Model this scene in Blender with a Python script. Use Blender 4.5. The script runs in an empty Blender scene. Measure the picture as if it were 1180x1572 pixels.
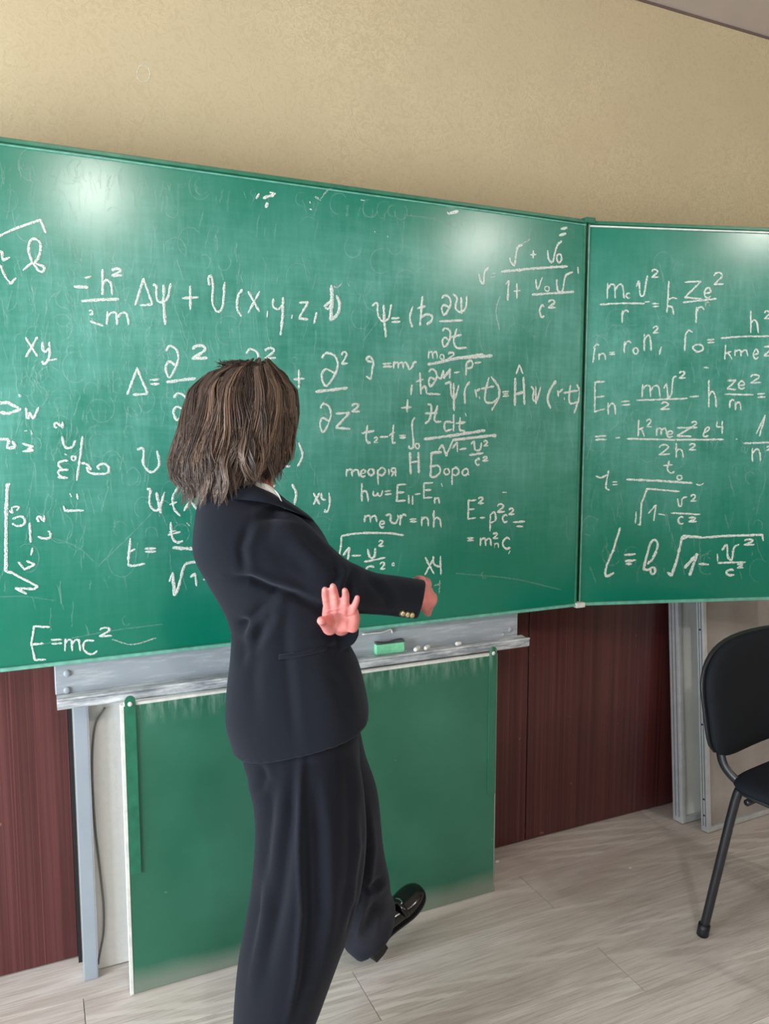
import bpy, bmesh, math, random
import numpy as np
from mathutils import Vector, Matrix, noise
random.seed(4); rng = np.random.default_rng(4)
PI = math.pi
S = bpy.context.scene; COL = S.collection

# ------------------------------------------------------------------ camera
F = 1181.0; CH = 1.43; PITCH = math.radians(5.85); YAW = math.radians(24.34)
CC = np.array([0, 0, CH])
FWD = np.array([math.sin(YAW)*math.cos(PITCH), math.cos(YAW)*math.cos(PITCH), -math.sin(PITCH)])
RT = np.array([math.cos(YAW), -math.sin(YAW), 0.0]); UP = np.cross(RT, FWD)
FH = np.array([math.sin(YAW), math.cos(YAW), 0.0])          # horizontal forward
cd = bpy.data.cameras.new('camera'); cd.sensor_fit = 'VERTICAL'; cd.sensor_height = 36; cd.lens = F/1572*36
cd.clip_start = 0.02
cam = bpy.data.objects.new('camera', cd); COL.objects.link(cam)
M = Matrix.Identity(4)
for i in range(3):
    M[i][0] = RT[i]; M[i][1] = UP[i]; M[i][2] = -FWD[i]; M[i][3] = CC[i]
cam.matrix_world = M; S.camera = cam

# ------------------------------------------------------------------ world, lights, exposure
S.view_settings.view_transform = 'Standard'; S.view_settings.look = 'None'
S.view_settings.exposure = 0.35; S.view_settings.gamma = 1.0; S.view_settings.use_curve_mapping = False
w = bpy.data.worlds.new('world'); S.world = w; w.use_nodes = True
wn = w.node_tree.nodes; bgn = wn['Background']
bgn.inputs[0].default_value = (0.80, 0.90, 1.0, 1); bgn.inputs[1].default_value = 1.2

def area(name, loc, target, sx, sy, power, color):
    l = bpy.data.lights.new(name, 'AREA'); l.shape = 'RECTANGLE'; l.size = sx; l.size_y = sy
    l.energy = power; l.color = color
    o = bpy.data.objects.new(name, l); COL.objects.link(o); o.location = loc
    o.rotation_euler = (Vector(target)-Vector(loc)).to_track_quat('-Z', 'Y').to_euler()
    return o
DAY = (0.84, 0.93, 1.0)
WZ0, WZ1 = 0.25, 1.85
WINS = [(-0.05, 1.55), (-2.15, -0.6), (-4.1, -2.55)]               # windows in the left wall (y ranges)
for (a, b), pw in zip(WINS, (150, 26, 10)):
    area('window_daylight', (-2.66, (a+b)/2, (WZ0+WZ1)/2), (0, (a+b)/2, 1.5), b-a, WZ1-WZ0, pw, DAY)
LAMPS = [(0.36, -0.92), (2.99, -1.02)]
for x, y in LAMPS:
    l = bpy.data.lights.new('lamp_light', 'POINT'); l.shadow_soft_size = .065; l.energy = 40 if x < 1 else 34; l.color = (1, .96, .90)
    o = bpy.data.objects.new('lamp_light', l); COL.objects.link(o); o.location = (x, y, 2.775)

# ------------------------------------------------------------------ pixel helpers (photo frame 1180x1572)
def ray(x, y): return FWD + RT*(x-590)/F - UP*(y-786)/F
def P(x, y, d): return CC + ray(x, y)*d
def onY(x, y, Y): r = ray(x, y); return CC + r*(Y/r[1])
def onZ(x, y, Z): r = ray(x, y); return CC + r*((Z-CH)/r[2])
def onPl(x, y, p, n): r = ray(x, y); return CC + r*(np.dot(np.array(p)-CC, n)/np.dot(r, n))
def proj(V):
    v = V-CC; d = v@FWD
    return 590+F*(v@RT)/d, 786-F*(v@UP)/d, d

# ------------------------------------------------------------------ materials
def lin(c):
    return tuple(((v/255)/12.92 if v/255 <= .04045 else ((v/255+.055)/1.055)**2.4) for v in c) + (1,)
class N:
    def __init__(s, name, rough=.6, col=None, metal=0, spec=None):
        s.m = bpy.data.materials.new(name); s.m.use_nodes = True
        s.t = s.m.node_tree; s.b = s.t.nodes['Principled BSDF']; s.out = s.t.nodes['Material Output']
        s.b.inputs['Roughness'].default_value = rough; s.b.inputs['Metallic'].default_value = metal
        if spec is not None: s.b.inputs['Specular IOR Level'].default_value = spec
        if col: s.b.inputs['Base Color'].default_value = col
    def n(s, typ, **k):
        o = s.t.nodes.new(typ)
        for a, v in k.items(): setattr(o, a, v)
        return o
    def L(s, a, b): s.t.links.new(a, b)
    def co(s, kind='Object', scale=(1, 1, 1), rot=(0, 0, 0)):
        if kind == 'World': c = s.n('ShaderNodeNewGeometry').outputs['Position']
        else: c = s.n('ShaderNodeTexCoord').outputs[kind]
        mp = s.n('ShaderNodeMapping'); mp.inputs['Scale'].default_value = scale; mp.inputs['Rotation'].default_value = rot
        s.L(c, mp.inputs[0]); return mp.outputs[0]
    def noise(s, vec, scale=5, detail=4, rough=.5, dist=0):
        o = s.n('ShaderNodeTexNoise'); o.inputs['Scale'].default_value = scale; o.inputs['Detail'].default_value = detail
        o.inputs['Roughness'].default_value = rough; o.inputs['Distortion'].default_value = dist
        s.L(vec, o.inputs['Vector']); return o.outputs['Fac']
    def ramp(s, fac, stops):
        o = s.n('ShaderNodeValToRGB'); e = o.color_ramp.elements
        while len(e) < len(stops): e.new(.5)
        for el, (p, c) in zip(e, stops):
            el.position = p; el.color = c if isinstance(c, tuple) else (c, c, c, 1)
        s.L(fac, o.inputs[0]); return o.outputs[0]
    def mix(s, fac, a, b, mode='MIX'):
        o = s.n('ShaderNodeMix', data_type='RGBA', blend_type=mode)
        for i, v in ((0, fac), (6, a), (7, b)):
            if hasattr(v, 'is_output'): s.L(v, o.inputs[i])
            else: o.inputs[i].default_value = v
        return o.outputs[2]
    def math(s, op, a, b=0.0, clamp=False):
        o = s.n('ShaderNodeMath', operation=op, use_clamp=clamp)
        for i, v in ((0, a), (1, b)):
            if hasattr(v, 'is_output'): s.L(v, o.inputs[i])
            else: o.inputs[i].default_value = v
        return o.outputs[0]
    def color(s, c): s.L(c, s.b.inputs['Base Color'])
    def rough(s, c): s.L(c, s.b.inputs['Roughness'])
    def bump(s, h, strength=.3, dist=.002):
        o = s.n('ShaderNodeBump'); o.inputs['Strength'].default_value = strength; o.inputs['Distance'].default_value = dist
        s.L(h, o.inputs['Height']); s.L(o.outputs[0], s.b.inputs['Normal'])
def simple(name, col, rough=.6, metal=0, spec=None, var=.08, sc=12, bump=0):
    m = N(name, rough, None, metal, spec); c = lin(col)
    v = m.noise(m.co('World'), sc, 4)
    lo = tuple(x*(1-var) for x in c[:3])+(1,); hi = tuple(min(1, x*(1+var)) for x in c[:3])+(1,)
    m.color(m.mix(m.ramp(v, [(.3, 0), (.7, 1.0)]), lo, hi))
    if bump: m.bump(m.noise(m.co('World'), sc*8, 3), bump, .001)
    return m.m

# wallpaper: beige with fine embossed swirls
m = N('wallpaper', .78, spec=.3); wc = m.co('World')
big = m.noise(wc, 1.6, 3); sw = m.noise(wc, 34, 3, .55, 2.2); fine = m.noise(wc, 150, 2)
base = m.mix(m.ramp(big, [(.35, 0), (.68, 1.0)]), lin((199, 186, 153)), lin((197, 180, 148)))
patch = m.math('MULTIPLY', m.ramp(m.noise(wc, 2.6, 2), [(.42, .25), (.62, 1.0)]), m.ramp(sw, [(.42, 0), (.5, .8), (.54, 0)]))
c1 = m.mix(m.math('MULTIPLY', patch, .5), base, lin((228, 214, 176)))
c1 = m.mix(m.math('MULTIPLY', m.ramp(sw, [(.55, 0), (.62, 1.0), (.66, 0)]), .22), c1, lin((170, 152, 112)))
m.color(c1); m.bump(m.math('ADD', m.math('MULTIPLY', sw, 1.0), m.math('MULTIPLY', fine, .25)), .20, .003); WALLP = m.m
WALLPL = simple('painted_wall', (168, 158, 138), .8, bump=.1)
CEIL = simple('ceiling_paint', (190, 176, 168), .85, var=.03)
m = N('white_wallpaper', .7); wc = m.co('World', (1, 1, 1)); br = m.n('ShaderNodeTexBrick')
m.L(m.co('World', (1, 1, 1), (PI/2, 0, 0)), br.inputs[0]); br.inputs['Scale'].default_value = 24; br.inputs['Mortar Size'].default_value = .012
m.color(m.mix(m.noise(wc, 60, 3), lin((250, 249, 247)), lin((240, 239, 237)))); m.bump(m.math('ADD', br.outputs['Fac'], m.noise(wc, 140, 2)), .3, .002); WHITEP = m.m
# mahogany foil panels with fine vertical lines
m = N('mahogany_panel', .36, spec=.6); v1 = m.co('World', (60, 60, .5)); v2 = m.co('World', (14, 14, .25)); v3 = m.co('World', (190, 190, .35))
s1 = m.ramp(m.noise(v1, 1.6, 3, .6), [(.38, 0), (.62, 1.0)])
c = m.mix(s1, lin((74, 30, 31)), lin((94, 48, 47)))
c = m.mix(m.math('MULTIPLY', m.ramp(m.noise(v2, 1.5, 2), [(.45, 0), (.75, 1.0)]), .5), c, lin((58, 18, 22)))
c = m.mix(m.math('MULTIPLY', m.ramp(m.noise(v3, 1.0, 2), [(.58, 0), (.75, 1.0)]), .35), c, lin((150, 86, 84)))
sp = m.ramp(m.noise(m.co('World'), 38, 1), [(.80, 0), (.83, 1.0)])
c = m.mix(m.math('MULTIPLY', sp, .5), c, lin((160, 120, 100)))
m.color(c); m.bump(m.noise(v1, 1.6, 3), .12, .001); MAHOG = m.m

# enamelled chalkboard, dusty in the middle
def board_mat(name, z0, z1, dmax=1.0):
    m = N(name, .33, spec=.5); g = m.n('ShaderNodeNewGeometry'); sx = m.n('ShaderNodeSeparateXYZ'); m.L(g.outputs['Position'], sx.inputs[0])
    h = m.math('DIVIDE', m.math('SUBTRACT', sx.outputs[2], z0), z1-z0)
    wob = m.math('MULTIPLY', m.math('SUBTRACT', m.noise(m.co('World'), 2.2, 3), .5), .22)
    h = m.math('ADD', h, wob)
    prof = m.ramp(h, [(.0, .05), (.12, .10), (.30, .46), (.48, .80), (.72, .78), (.88, .50), (.96, .18), (1.0, .10)])
    a = m.noise(m.co('World', (1, 1, .10)), 60, 5, .7); b = m.noise(m.co('World', (.10, 1, 1)), 70, 5, .7)
    c = m.noise(m.co('World', (1, 1, .14), (0, .6, 0)), 90, 4, .7); d = m.noise(m.co('World'), 5, 5, .6)
    st = m.math('ADD', m.math('ADD', m.math('MULTIPLY', m.ramp(a, [(.42, 0), (.72, 1.0)]), .55), m.math('MULTIPLY', m.ramp(b, [(.42, 0), (.72, 1.0)]), .45)),
                m.math('MULTIPLY', m.ramp(c, [(.48, 0), (.75, 1.0)]), .45))
    st = m.math('ADD', m.math('MULTIPLY', st, .40), m.math('MULTIPLY', m.ramp(d, [(.3, .25), (.7, 1.0)]), .74))
    dust = m.math('MULTIPLY', prof, st, True)
    dust = m.math('MULTIPLY', dust, dmax, True)
    m.color(m.mix(m.math('MULTIPLY', dust, .46, True), lin((0, 116, 92)), lin((160, 230, 222))))
    m.rough(m.math('ADD', m.math('MULTIPLY', dust, .07), .205)); m.bump(m.noise(m.co('World'), 11, 2), .05, .004)
    return m.m
BOARD = board_mat('chalkboard_enamel', .88, 2.075)
m = N('green_sheet', .34, spec=.5); g = m.co('World')
cz = m.noise(m.co('World', (1, 1, .18)), 45, 4, .65); bl = m.noise(g, 4, 4)
c = m.mix(m.ramp(bl, [(.3, 0), (.7, 1.0)]), lin((34, 98, 75)), lin((54, 116, 94)))
c = m.mix(m.math('MULTIPLY', m.ramp(m.noise(m.co('World'), 48, 1), [(.78, 0), (.83, 1.0)]), .35), c, lin((150, 190, 130)))
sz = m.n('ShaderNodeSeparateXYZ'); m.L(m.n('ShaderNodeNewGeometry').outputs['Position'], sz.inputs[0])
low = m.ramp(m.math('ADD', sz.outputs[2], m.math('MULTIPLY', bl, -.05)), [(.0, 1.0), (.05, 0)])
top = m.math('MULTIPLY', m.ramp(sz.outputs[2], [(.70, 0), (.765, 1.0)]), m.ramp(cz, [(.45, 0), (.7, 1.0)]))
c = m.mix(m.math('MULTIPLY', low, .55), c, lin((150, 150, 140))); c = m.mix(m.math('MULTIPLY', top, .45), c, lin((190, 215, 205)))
m.color(c); m.bump(m.noise(g, 9, 2), .08, .004); SHEET = m.m
GREENP = simple('green_paint', (36, 112, 86), .35, var=.18, sc=40)
GREENL = simple('pale_green_edge', (110, 178, 160), .4, var=.2, sc=50)
WEDGE = simple('white_worn_edge', (226, 228, 222), .6, var=.12, sc=50)
m = N('grey_paint', .38, spec=.5); g = m.co('World')
c = m.mix(m.noise(g, 6, 3), lin((146, 154, 162)), lin((170, 178, 186)))
m.color(m.mix(m.math('MULTIPLY', m.ramp(m.noise(m.co('World', (.12, 1, 1)), 80, 5, .7), [(.5, 0), (.72, 1.0)]), .5), c, lin((214, 219, 222)))); GREYP = m.m
m = N('chalky_grey_ledge', .6); c = m.mix(m.ramp(m.noise(m.co('World', (.15, 1, 1)), 60, 5, .7), [(.4, 0), (.62, 1.0)]), lin((140, 148, 156)), lin((222, 226, 228)))
m.color(c); LEDGE = m.m
DARK = simple('dark_gap', (26, 24, 26), .8)
ALU = simple('aluminium', (196, 201, 202), .38, .3, var=.08, sc=30)
WBFACE = simple('whiteboard_face', (236, 240, 236), .3, var=.05, sc=8)
m = N('frosted_board', .22, spec=.6); m.color(m.mix(m.ramp(m.noise(m.co('World'), 7, 5, .6), [(.3, 0), (.7, 1.0)]), lin((150, 141, 138)), lin((168, 162, 158)))); FROST = m.m
# chalk: broken, grainy strokes
def chalk_mat(name, lo, hi, alpha, col=(238, 244, 240)):
    m = N(name, .95, lin(col), spec=.1); f = m.noise(m.co('World'), 420, 3, .6)
    f = m.math('MULTIPLY', m.ramp(f, [(lo, 0), (hi, 1.0)]), alpha)
    tr = m.n('ShaderNodeBsdfTransparent'); mx = m.n('ShaderNodeMixShader')
    m.L(f, mx.inputs[0]); m.L(tr.outputs[0], mx.inputs[1]); m.L(m.b.outputs[0], mx.inputs[2]); m.L(mx.outputs[0], m.out.inputs[0])
    return m.m
CHALK = chalk_mat('chalk_stroke', .36, .50, .92); CHALKF = chalk_mat('chalk_stroke_faint', .42, .58, .62)
GHOST = chalk_mat('chalk_ghost', .43, .64, .27, (205, 232, 230)); CHALKS = simple('chalk_stick', (240, 240, 236), .9, var=.04)
# fabrics
def cloth(name, col, sheen=.25):
    m = N(name, .9, lin(col), spec=.15); m.b.inputs['Sheen Weight'].default_value = sheen; m.b.inputs['Sheen Roughness'].default_value = .55
    m.b.inputs['Sheen Tint'].default_value = (.75, .8, 1, 1)
    m.bump(m.noise(m.co('World'), 900, 2), .15, .0004); return m.m
SUIT = cloth('black_suiting', (19, 23, 31), .10); TROU = cloth('black_trouser_cloth', (18, 21, 29), .09)
SHIRT = cloth('white_shirt', (236, 234, 228), .1)
m = N('skin', .5, spec=.4); m.b.inputs['Subsurface Weight'].default_value = .12; m.b.inputs['Subsurface Radius'].default_value = (.01, .004, .002)
m.color(m.mix(m.ramp(m.noise(m.co('World'), 55, 3), [(.3, 0), (.7, 1.0)]), lin((214, 128, 124)), lin((228, 148, 142)))); SKIN = m.m
m = N('brown_hair', .42, spec=.35); at = m.n('ShaderNodeVertexColor', layer_name='shade'); m.color(at.outputs[0]); HAIR = m.m
LEATHER = simple('black_patent_leather', (14, 15, 19), .16, spec=.7, var=.05)
SOLE = simple('black_sole', (30, 30, 34), .6)
CHROME = simple('silver_metal', (215, 215, 215), .2, 1)
BRASS = simple('pale_gold_button', (214, 200, 160), .3, .8)
m = N('black_upholstery', .85, lin((24, 28, 34)), spec=.2); m.bump(m.noise(m.co('World'), 600, 2), .2, .0006); UPH = m.m
BPLAS = simple('black_plastic', (22, 25, 30), .45); BMETAL = simple('black_metal', (28, 30, 36), .35, spec=.6)
FOAM = simple('mint_foam', (128, 214, 168), .9, var=.1, sc=90, bump=.3); FELT = simple('dark_felt', (72, 82, 84), .95, var=.25, sc=60, bump=.3)
CABLE = simple('grey_cable', (122, 118, 116), .5)

# laminate planks
m = N('ash_laminate', .36, spec=.45)
oi = m.n('ShaderNodeObjectInfo'); g = m.n('ShaderNodeNewGeometry'); off = m.n('ShaderNodeVectorMath', operation='SCALE')
cmb = m.n('ShaderNodeCombineXYZ'); m.L(oi.outputs['Random'], cmb.inputs[0]); m.L(oi.outputs['Random'], cmb.inputs[2])
m.L(cmb.outputs[0], off.inputs[0]); off.inputs['Scale'].default_value = 37.0
ad = m.n('ShaderNodeVectorMath', operation='ADD'); m.L(g.outputs['Position'], ad.inputs[0]); m.L(off.outputs[0], ad.inputs[1])
def mp(scale):
    o = m.n('ShaderNodeMapping'); o.inputs['Scale'].default_value = scale; m.L(ad.outputs[0], o.inputs[0]); return o.outputs[0]
wv = m.n('ShaderNodeTexWave', wave_type='RINGS', rings_direction='Z'); wv.inputs['Scale'].default_value = 5.5; wv.inputs['Distortion'].default_value = 3.5
wv.inputs['Detail'].default_value = 4; wv.inputs['Detail Scale'].default_value = 1.6; wv.inputs['Detail Roughness'].default_value = .65; m.L(mp((.35, 2.6, 1)), wv.inputs[0])
gr = m.noise(mp((1.3, 52, 1)), 4.0, 6, .72, 0); fl = m.noise(mp((1.1, 6, 1)), 2.2, 4, .6, .8)
c = m.mix(m.ramp(fl, [(.3, 0), (.7, 1.0)]), lin((194, 184, 176)), lin((226, 220, 214)))
c = m.mix(m.math('MULTIPLY', m.ramp(gr, [(.46, 0), (.64, 1.0)]), .48), c, lin((146, 131, 120)))
msk = m.ramp(m.noise(mp((.9, 3.2, 1)), 1.5, 1), [(.46, 0), (.60, 1.0)])
c = m.mix(m.math('MULTIPLY', m.math('MULTIPLY', m.ramp(wv.outputs['Fac'], [(.60, 0), (.85, 1.0)]), msk), .6), c, lin((240, 235, 228)))
c = m.mix(m.math('MULTIPLY', oi.outputs['Random'], .22), c, lin((182, 170, 162)))
m.color(c); m.rough(m.math('ADD', m.math('MULTIPLY', gr, .2), .3)); m.bump(gr, .12, .0008); PLANK = m.m

# ------------------------------------------------------------------ mesh helpers
def link(name, me, mat, parent=None, smooth=False):
    o = bpy.data.objects.new(name, me); COL.objects.link(o)
    if mat is not None and not me.materials: me.materials.append(mat)
    if parent is not None: o.parent = parent
    if smooth: me.shade_smooth()
    return o
def tag(o, label=None, cat=None, group=None, kind=None):
    for k, v in (('label', label), ('category', cat), ('group', group), ('kind', kind)):
        if v: o[k] = v
    return o
def empty(name, label, cat, loc=(0, 0, 0), group=None):
    o = bpy.data.objects.new(name, None); COL.objects.link(o); o.empty_display_size = .05
    return tag(o, label, cat, group)
def pydata(name, V, Fc, mat, parent=None, smooth=False):
    me = bpy.data.meshes.new(name); me.from_pydata([tuple(map(float, v)) for v in V], [], Fc); me.update()
    return link(name, me, mat, parent, smooth)
def bx(name, lo, hi, mat, parent=None, bev=0.0, seg=2):
    bm = bmesh.new(); bmesh.ops.create_cube(bm, size=1)
    for v in bm.verts: v.co = Vector([(lo[i]+hi[i])/2 + v.co[i]*(hi[i]-lo[i]) for i in range(3)])
    if bev: bmesh.ops.bevel(bm, geom=bm.edges[:], offset=bev, segments=seg, profile=.7, affect='EDGES')
    me = bpy.data.meshes.new(name); bm.to_mesh(me); bm.free()
    return link(name, me, mat, parent, False)
def obox(name, p0, ux, uy, uz, mat, parent=None, bev=0):
    """box from corner p0 spanned by three edge vectors"""
    bm = bmesh.new(); bmesh.ops.create_cube(bm, size=1); p0, ux, uy, uz = map(lambda a: Vector(tuple(a)), (p0, ux, uy, uz))
    for v in bm.verts: v.co = p0+ux*(v.co.x+.5)+uy*(v.co.y+.5)+uz*(v.co.z+.5)
    bmesh.ops.recalc_face_normals(bm, faces=bm.faces)
    if bev: bmesh.ops.bevel(bm, geom=bm.edges[:], offset=bev, segments=2, profile=.7, affect='EDGES')
    me = bpy.data.meshes.new(name); bm.to_mesh(me); bm.free()
    return link(name, me, mat, parent, False)
def crom(pts, n):
    """Catmull-Rom resample, any dimension, n samples in all"""
    pts = np.array(pts, float); k = len(pts)
    if k == 2: t = np.linspace(0, 1, n)[:, None]; return pts[0]*(1-t)+pts[1]*t
    q = np.vstack([2*pts[0]-pts[1], pts, 2*pts[-1]-pts[-2]]); out = []
    for s in np.linspace(0, k-1, n):
        i = min(int(s), k-2); t = s-i; a, b, c, d = q[i:i+4]
        out.append(.5*((2*b)+(-a+c)*t+(2*a-5*b+4*c-d)*t*t+(-a+3*b-3*c+d)*t**3))
    return np.array(out)
def ringmesh(rings, cap=True):
    n = len(rings[0]); V = [p for r in rings for p in r]; Fc = []
    for i in range(len(rings)-1):
        for j in range(n):
            Fc.append((i*n+j, i*n+(j+1) % n, (i+1)*n+(j+1) % n, (i+1)*n+j))
    if cap:
        Fc.append(tuple(range(n))[::-1]); k = (len(rings)-1)*n; Fc.append(tuple(range(k, k+n)))
    return V, Fc
def fix(o):
    bm = bmesh.new(); bm.from_mesh(o.data); bmesh.ops.recalc_face_normals(bm, faces=bm.faces); bm.to_mesh(o.data); bm.free(); return o
def tube_geo(pts, rad, seg=12, n=None, flat=None, endr=True):
    """tube with radii along pts; flat = (vector, factor) squashes along that direction; rounded ends"""
    pts = np.array(pts, float); rad = np.array(rad, float)
    if rad.ndim == 0: rad = np.full(len(pts), float(rad))
    if n: A = crom(np.column_stack([pts, rad]), n); pts, rad = A[:, :3], A[:, 3]
    if endr:
        t0 = pts[0]-pts[1]; t0 /= np.linalg.norm(t0); t1 = pts[-1]-pts[-2]; t1 /= np.linalg.norm(t1)
        a = [pts[0]+t0*rad[0]*k for k in (.95, .8, .5)]; b = [pts[-1]+t1*rad[-1]*k for k in (.5, .8, .95)]
        pts = np.vstack([a, pts, b]); rad = np.concatenate([rad[0]*np.array([.3, .6, .87]), rad, rad[-1]*np.array([.87, .6, .3])])
    rings = []; T = np.gradient(pts, axis=0); T /= np.linalg.norm(T, axis=1)[:, None]
    nv = np.cross(T[0], [0, 0, 1.0]);
    if np.linalg.norm(nv) < .1: nv = np.cross(T[0], [1.0, 0, 0])
    nv /= np.linalg.norm(nv)
    for p, r, t in zip(pts, rad, T):
        nv = nv-t*np.dot(nv, t); nv /= np.linalg.norm(nv); b = np.cross(t, nv); R = []
        for j in range(seg):
            a = 2*PI*j/seg; o = (nv*math.cos(a)+b*math.sin(a))*r
            if flat: fv = np.array(flat[0], float); fv /= np.linalg.norm(fv); o = o-fv*np.dot(o, fv)*(1-flat[1])
            R.append(p+o)
        rings.append(R)
    return ringmesh(rings)
def tube(name, pts, rad, mat, parent=None, seg=12, n=None, flat=None, endr=False):
    V, Fc = tube_geo(pts, rad, seg, n, flat, endr); return fix(pydata(name, V, Fc, mat, parent, True))
def sil_geo(st, n=24, seg=40, e=2.0, fold=None, cap=True):
    """loft from silhouette stations (xa,ya,xb,yb,d,b[,e]): two photo-frame outline points at depth d and a half depth b"""
    st = np.array(st, float); A = crom(st, n); rings = []
    for i, row in enumerate(A):
        xa, ya, xb, yb, d, b = row[:6]; pa, pb = P(xa, ya, d), P(xb, yb, d); c = (pa+pb)/2; u = (pb-pa)/2
        dv = FH - u*np.dot(FH, u)/np.dot(u, u); dv /= np.linalg.norm(dv); R = []
        ee = row[6] if st.shape[1] > 6 else e
        for j in range(seg):
            t = 2*PI*j/seg; cx, sx = math.cos(t), math.sin(t)
            cx = math.copysign(abs(cx)**(2/ee), cx); sx = math.copysign(abs(sx)**(2/ee), sx)
            k = 1.0 if fold is None else 1+fold(t, i/(n-1))
            R.append(c+u*cx*k+dv*b*sx*k)
        rings.append(R)
    return ringmesh(rings, cap)
def remesh(name, geos, voxel, mat, parent=None, smooth=4, factor=.5, post=None):
    V = []; Fc = []
    for v, f in geos:
        k = len(V); V += list(v); Fc += [tuple(i+k for i in q) for q in f]
    o = fix(pydata('tmp', V, Fc, None))
    r = o.modifiers.new('r', 'REMESH'); r.mode = 'VOXEL'; r.voxel_size = voxel; r.use_smooth_shade = True
    if smooth: s = o.modifiers.new('s', 'SMOOTH'); s.iterations = smooth; s.factor = factor
    dg = bpy.context.evaluated_depsgraph_get(); me = bpy.data.meshes.new_from_object(o.evaluated_get(dg)); me.name = name
    tm = o.data; bpy.data.objects.remove(o); bpy.data.meshes.remove(tm)
    me.materials.clear()
    if post: post(me)
    return link(name, me, mat, parent, True)
def getv(me):
    a = np.empty(len(me.vertices)*3); me.vertices.foreach_get('co', a); b = np.empty_like(a); me.vertices.foreach_get('normal', b)
    return a.reshape(-1, 3), b.reshape(-1, 3)
def segdist(x, y, pl):
    """distance to polyline, and signed side"""
    best = np.full(len(x), 1e9); sd = np.zeros(len(x)); tt = np.zeros(len(x)); L = len(pl)-1
    for i in range(L):
        (x0, y0), (x1, y1) = pl[i], pl[i+1]; dx, dy = x1-x0, y1-y0; q = dx*dx+dy*dy
        t = np.clip(((x-x0)*dx+(y-y0)*dy)/q, 0, 1); ex, ey = x-(x0+dx*t), y-(y0+dy*t); r = np.hypot(ex, ey)
        k = r < best; best[k] = r[k]; sd[k] = np.sign(ex*dy-ey*dx)[k]; tt[k] = ((i+t)/L)[k]
    return best, sd, tt
def wrinkles(folds, near=True):
    """folds: (polyline in the photo frame, width px, depth m). Presses real creases into the camera side of a garment"""
    def f(me):
        V, Nn = getv(me); x, y, d = proj(V); face = np.clip(-(Nn@FH)*2.2+.15, 0, 1); off = np.zeros(len(V))
        for pl, wd, amp in folds:
            r, s, t = segdist(x, y, pl); env = np.minimum(1, 3.2*np.minimum(t, 1-t)+.12)
            g = np.exp(-(r/wd)**2)-.55*np.exp(-((r-1.5*wd)/(1.1*wd))**2)*(s > 0)
            off -= 1.3*amp*env*g
        V = V+Nn*(off*face)[:, None]; me.vertices.foreach_set('co', V.ravel()); me.update()
    return f

# ------------------------------------------------------------------ room
HZ = 2.885; WY = 2.155; X0, X1, Y0 = -2.6, 4.6, -4.6
wall = bx('wall_back', (X0, WY, 0), (X1, WY+.15, HZ), WALLP); tag(wall, kind='structure')
tag(bx('ceiling', (X0, Y0, HZ), (X1, WY+.15, HZ+.1), CEIL), kind='structure')
tag(bx('wall_right', (X1, Y0, 0), (X1+.15, WY+.15, HZ), WALLPL), kind='structure')
tag(bx('wall_rear', (X0-.15, Y0-.15, 0), (X1+.15, Y0, HZ), WALLPL), kind='structure')
# left wall around three window openings
wl = bx('wall_left', (X0-.25, Y0, 0), (X0, WY+.15, WZ0), WALLPL); tag(wl, kind='structure')
bx('wall_head', (X0-.25, Y0, WZ1), (X0, WY+.15, HZ), WALLPL, wl)
edges = [Y0]+[v for a, b in reversed(WINS) for v in (a, b)]+[WY+.15]
for a, b in zip(edges[::2], edges[1::2]): bx('wall_pier', (X0-.25, a, WZ0), (X0, b, WZ1), WALLPL, wl)
for k, (a, b) in enumerate(WINS):
    wi = bx('window_%d' % (k+1), (X0-.22, a, WZ0), (X0-.16, a+.06, WZ1), WEDGE); tag(wi, kind='structure')
    bx('frame', (X0-.22, b-.06, WZ0), (X0-.16, b, WZ1), WEDGE, wi); bx('mullion', (X0-.22, (a+b)/2-.03, WZ0+.06), (X0-.16, (a+b)/2+.03, WZ1-.06), WEDGE, wi)
    bx('frame', (X0-.22, a+.06, WZ0), (X0-.16, b-.06, WZ0+.06), WEDGE, wi); bx('frame', (X0-.22, a+.06, WZ1-.06), (X0-.16, b-.06, WZ1), WEDGE, wi)
tag(bx('trim_1', (X0, WY-.004, HZ-.008), (X1, WY, HZ), simple('brown_gap_line', (110, 92, 86), .8)), kind='structure')
# floor of laminate planks
fl = bx('floor', (X0-.1, Y0-.1, -.06), (X1+.1, WY+.1, -.012), DARK); tag(fl, kind='structure')
bm = bmesh.new(); bmesh.ops.create_cube(bm, size=1)
for v in bm.verts: v.co = Vector((v.co.x*1.3182, v.co.y*.1886, v.co.z*.012-.006))
bmesh.ops.bevel(bm, geom=[e for e in bm.edges if all(v.co.z > -.001 for v in e.verts)], offset=.0006, segments=1, affect='EDGES')
pm = bpy.data.meshes.new('plank'); bm.to_mesh(pm); bm.free(); pm.materials.append(PLANK)
r = -32
while 1.69+.19*r < WY+.1:
    yc = 1.69+.19*r; xs = (1.373 if r % 2 else .713)+.66-1.32*3
    if yc > Y0:
        k = 0
        while xs+1.32*k-.66 < X1:
            o = bpy.data.objects.new('plank', pm); COL.objects.link(o); o.parent = fl; o.location = (xs+1.32*k, yc, 0); k += 1
    r += 1
# chalk ring on the wallpaper is made below with the writing
# mahogany cladding under the board
for a, b in ((-1.262, -.606), (-.602, .049), (1.06, 1.511), (1.515, 2.3), (2.304, 3.1)):
    bx('wood_panel', (a, WY-.012, .004), (b, WY-.0005, .96), MAHOG, wall, .0015, 1)
bx('panel_backing', (1.511, WY-.006, .004), (1.515, WY, .95), DARK, wall)
pil = bx('plaster_pillar', (.096, 2.07, .002), (1.20, WY-.0005, .90), WHITEP, wall)
bx('shadow_strip', (.049, 2.12, .0), (.058, WY-.0005, .90), DARK, wall)

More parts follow.
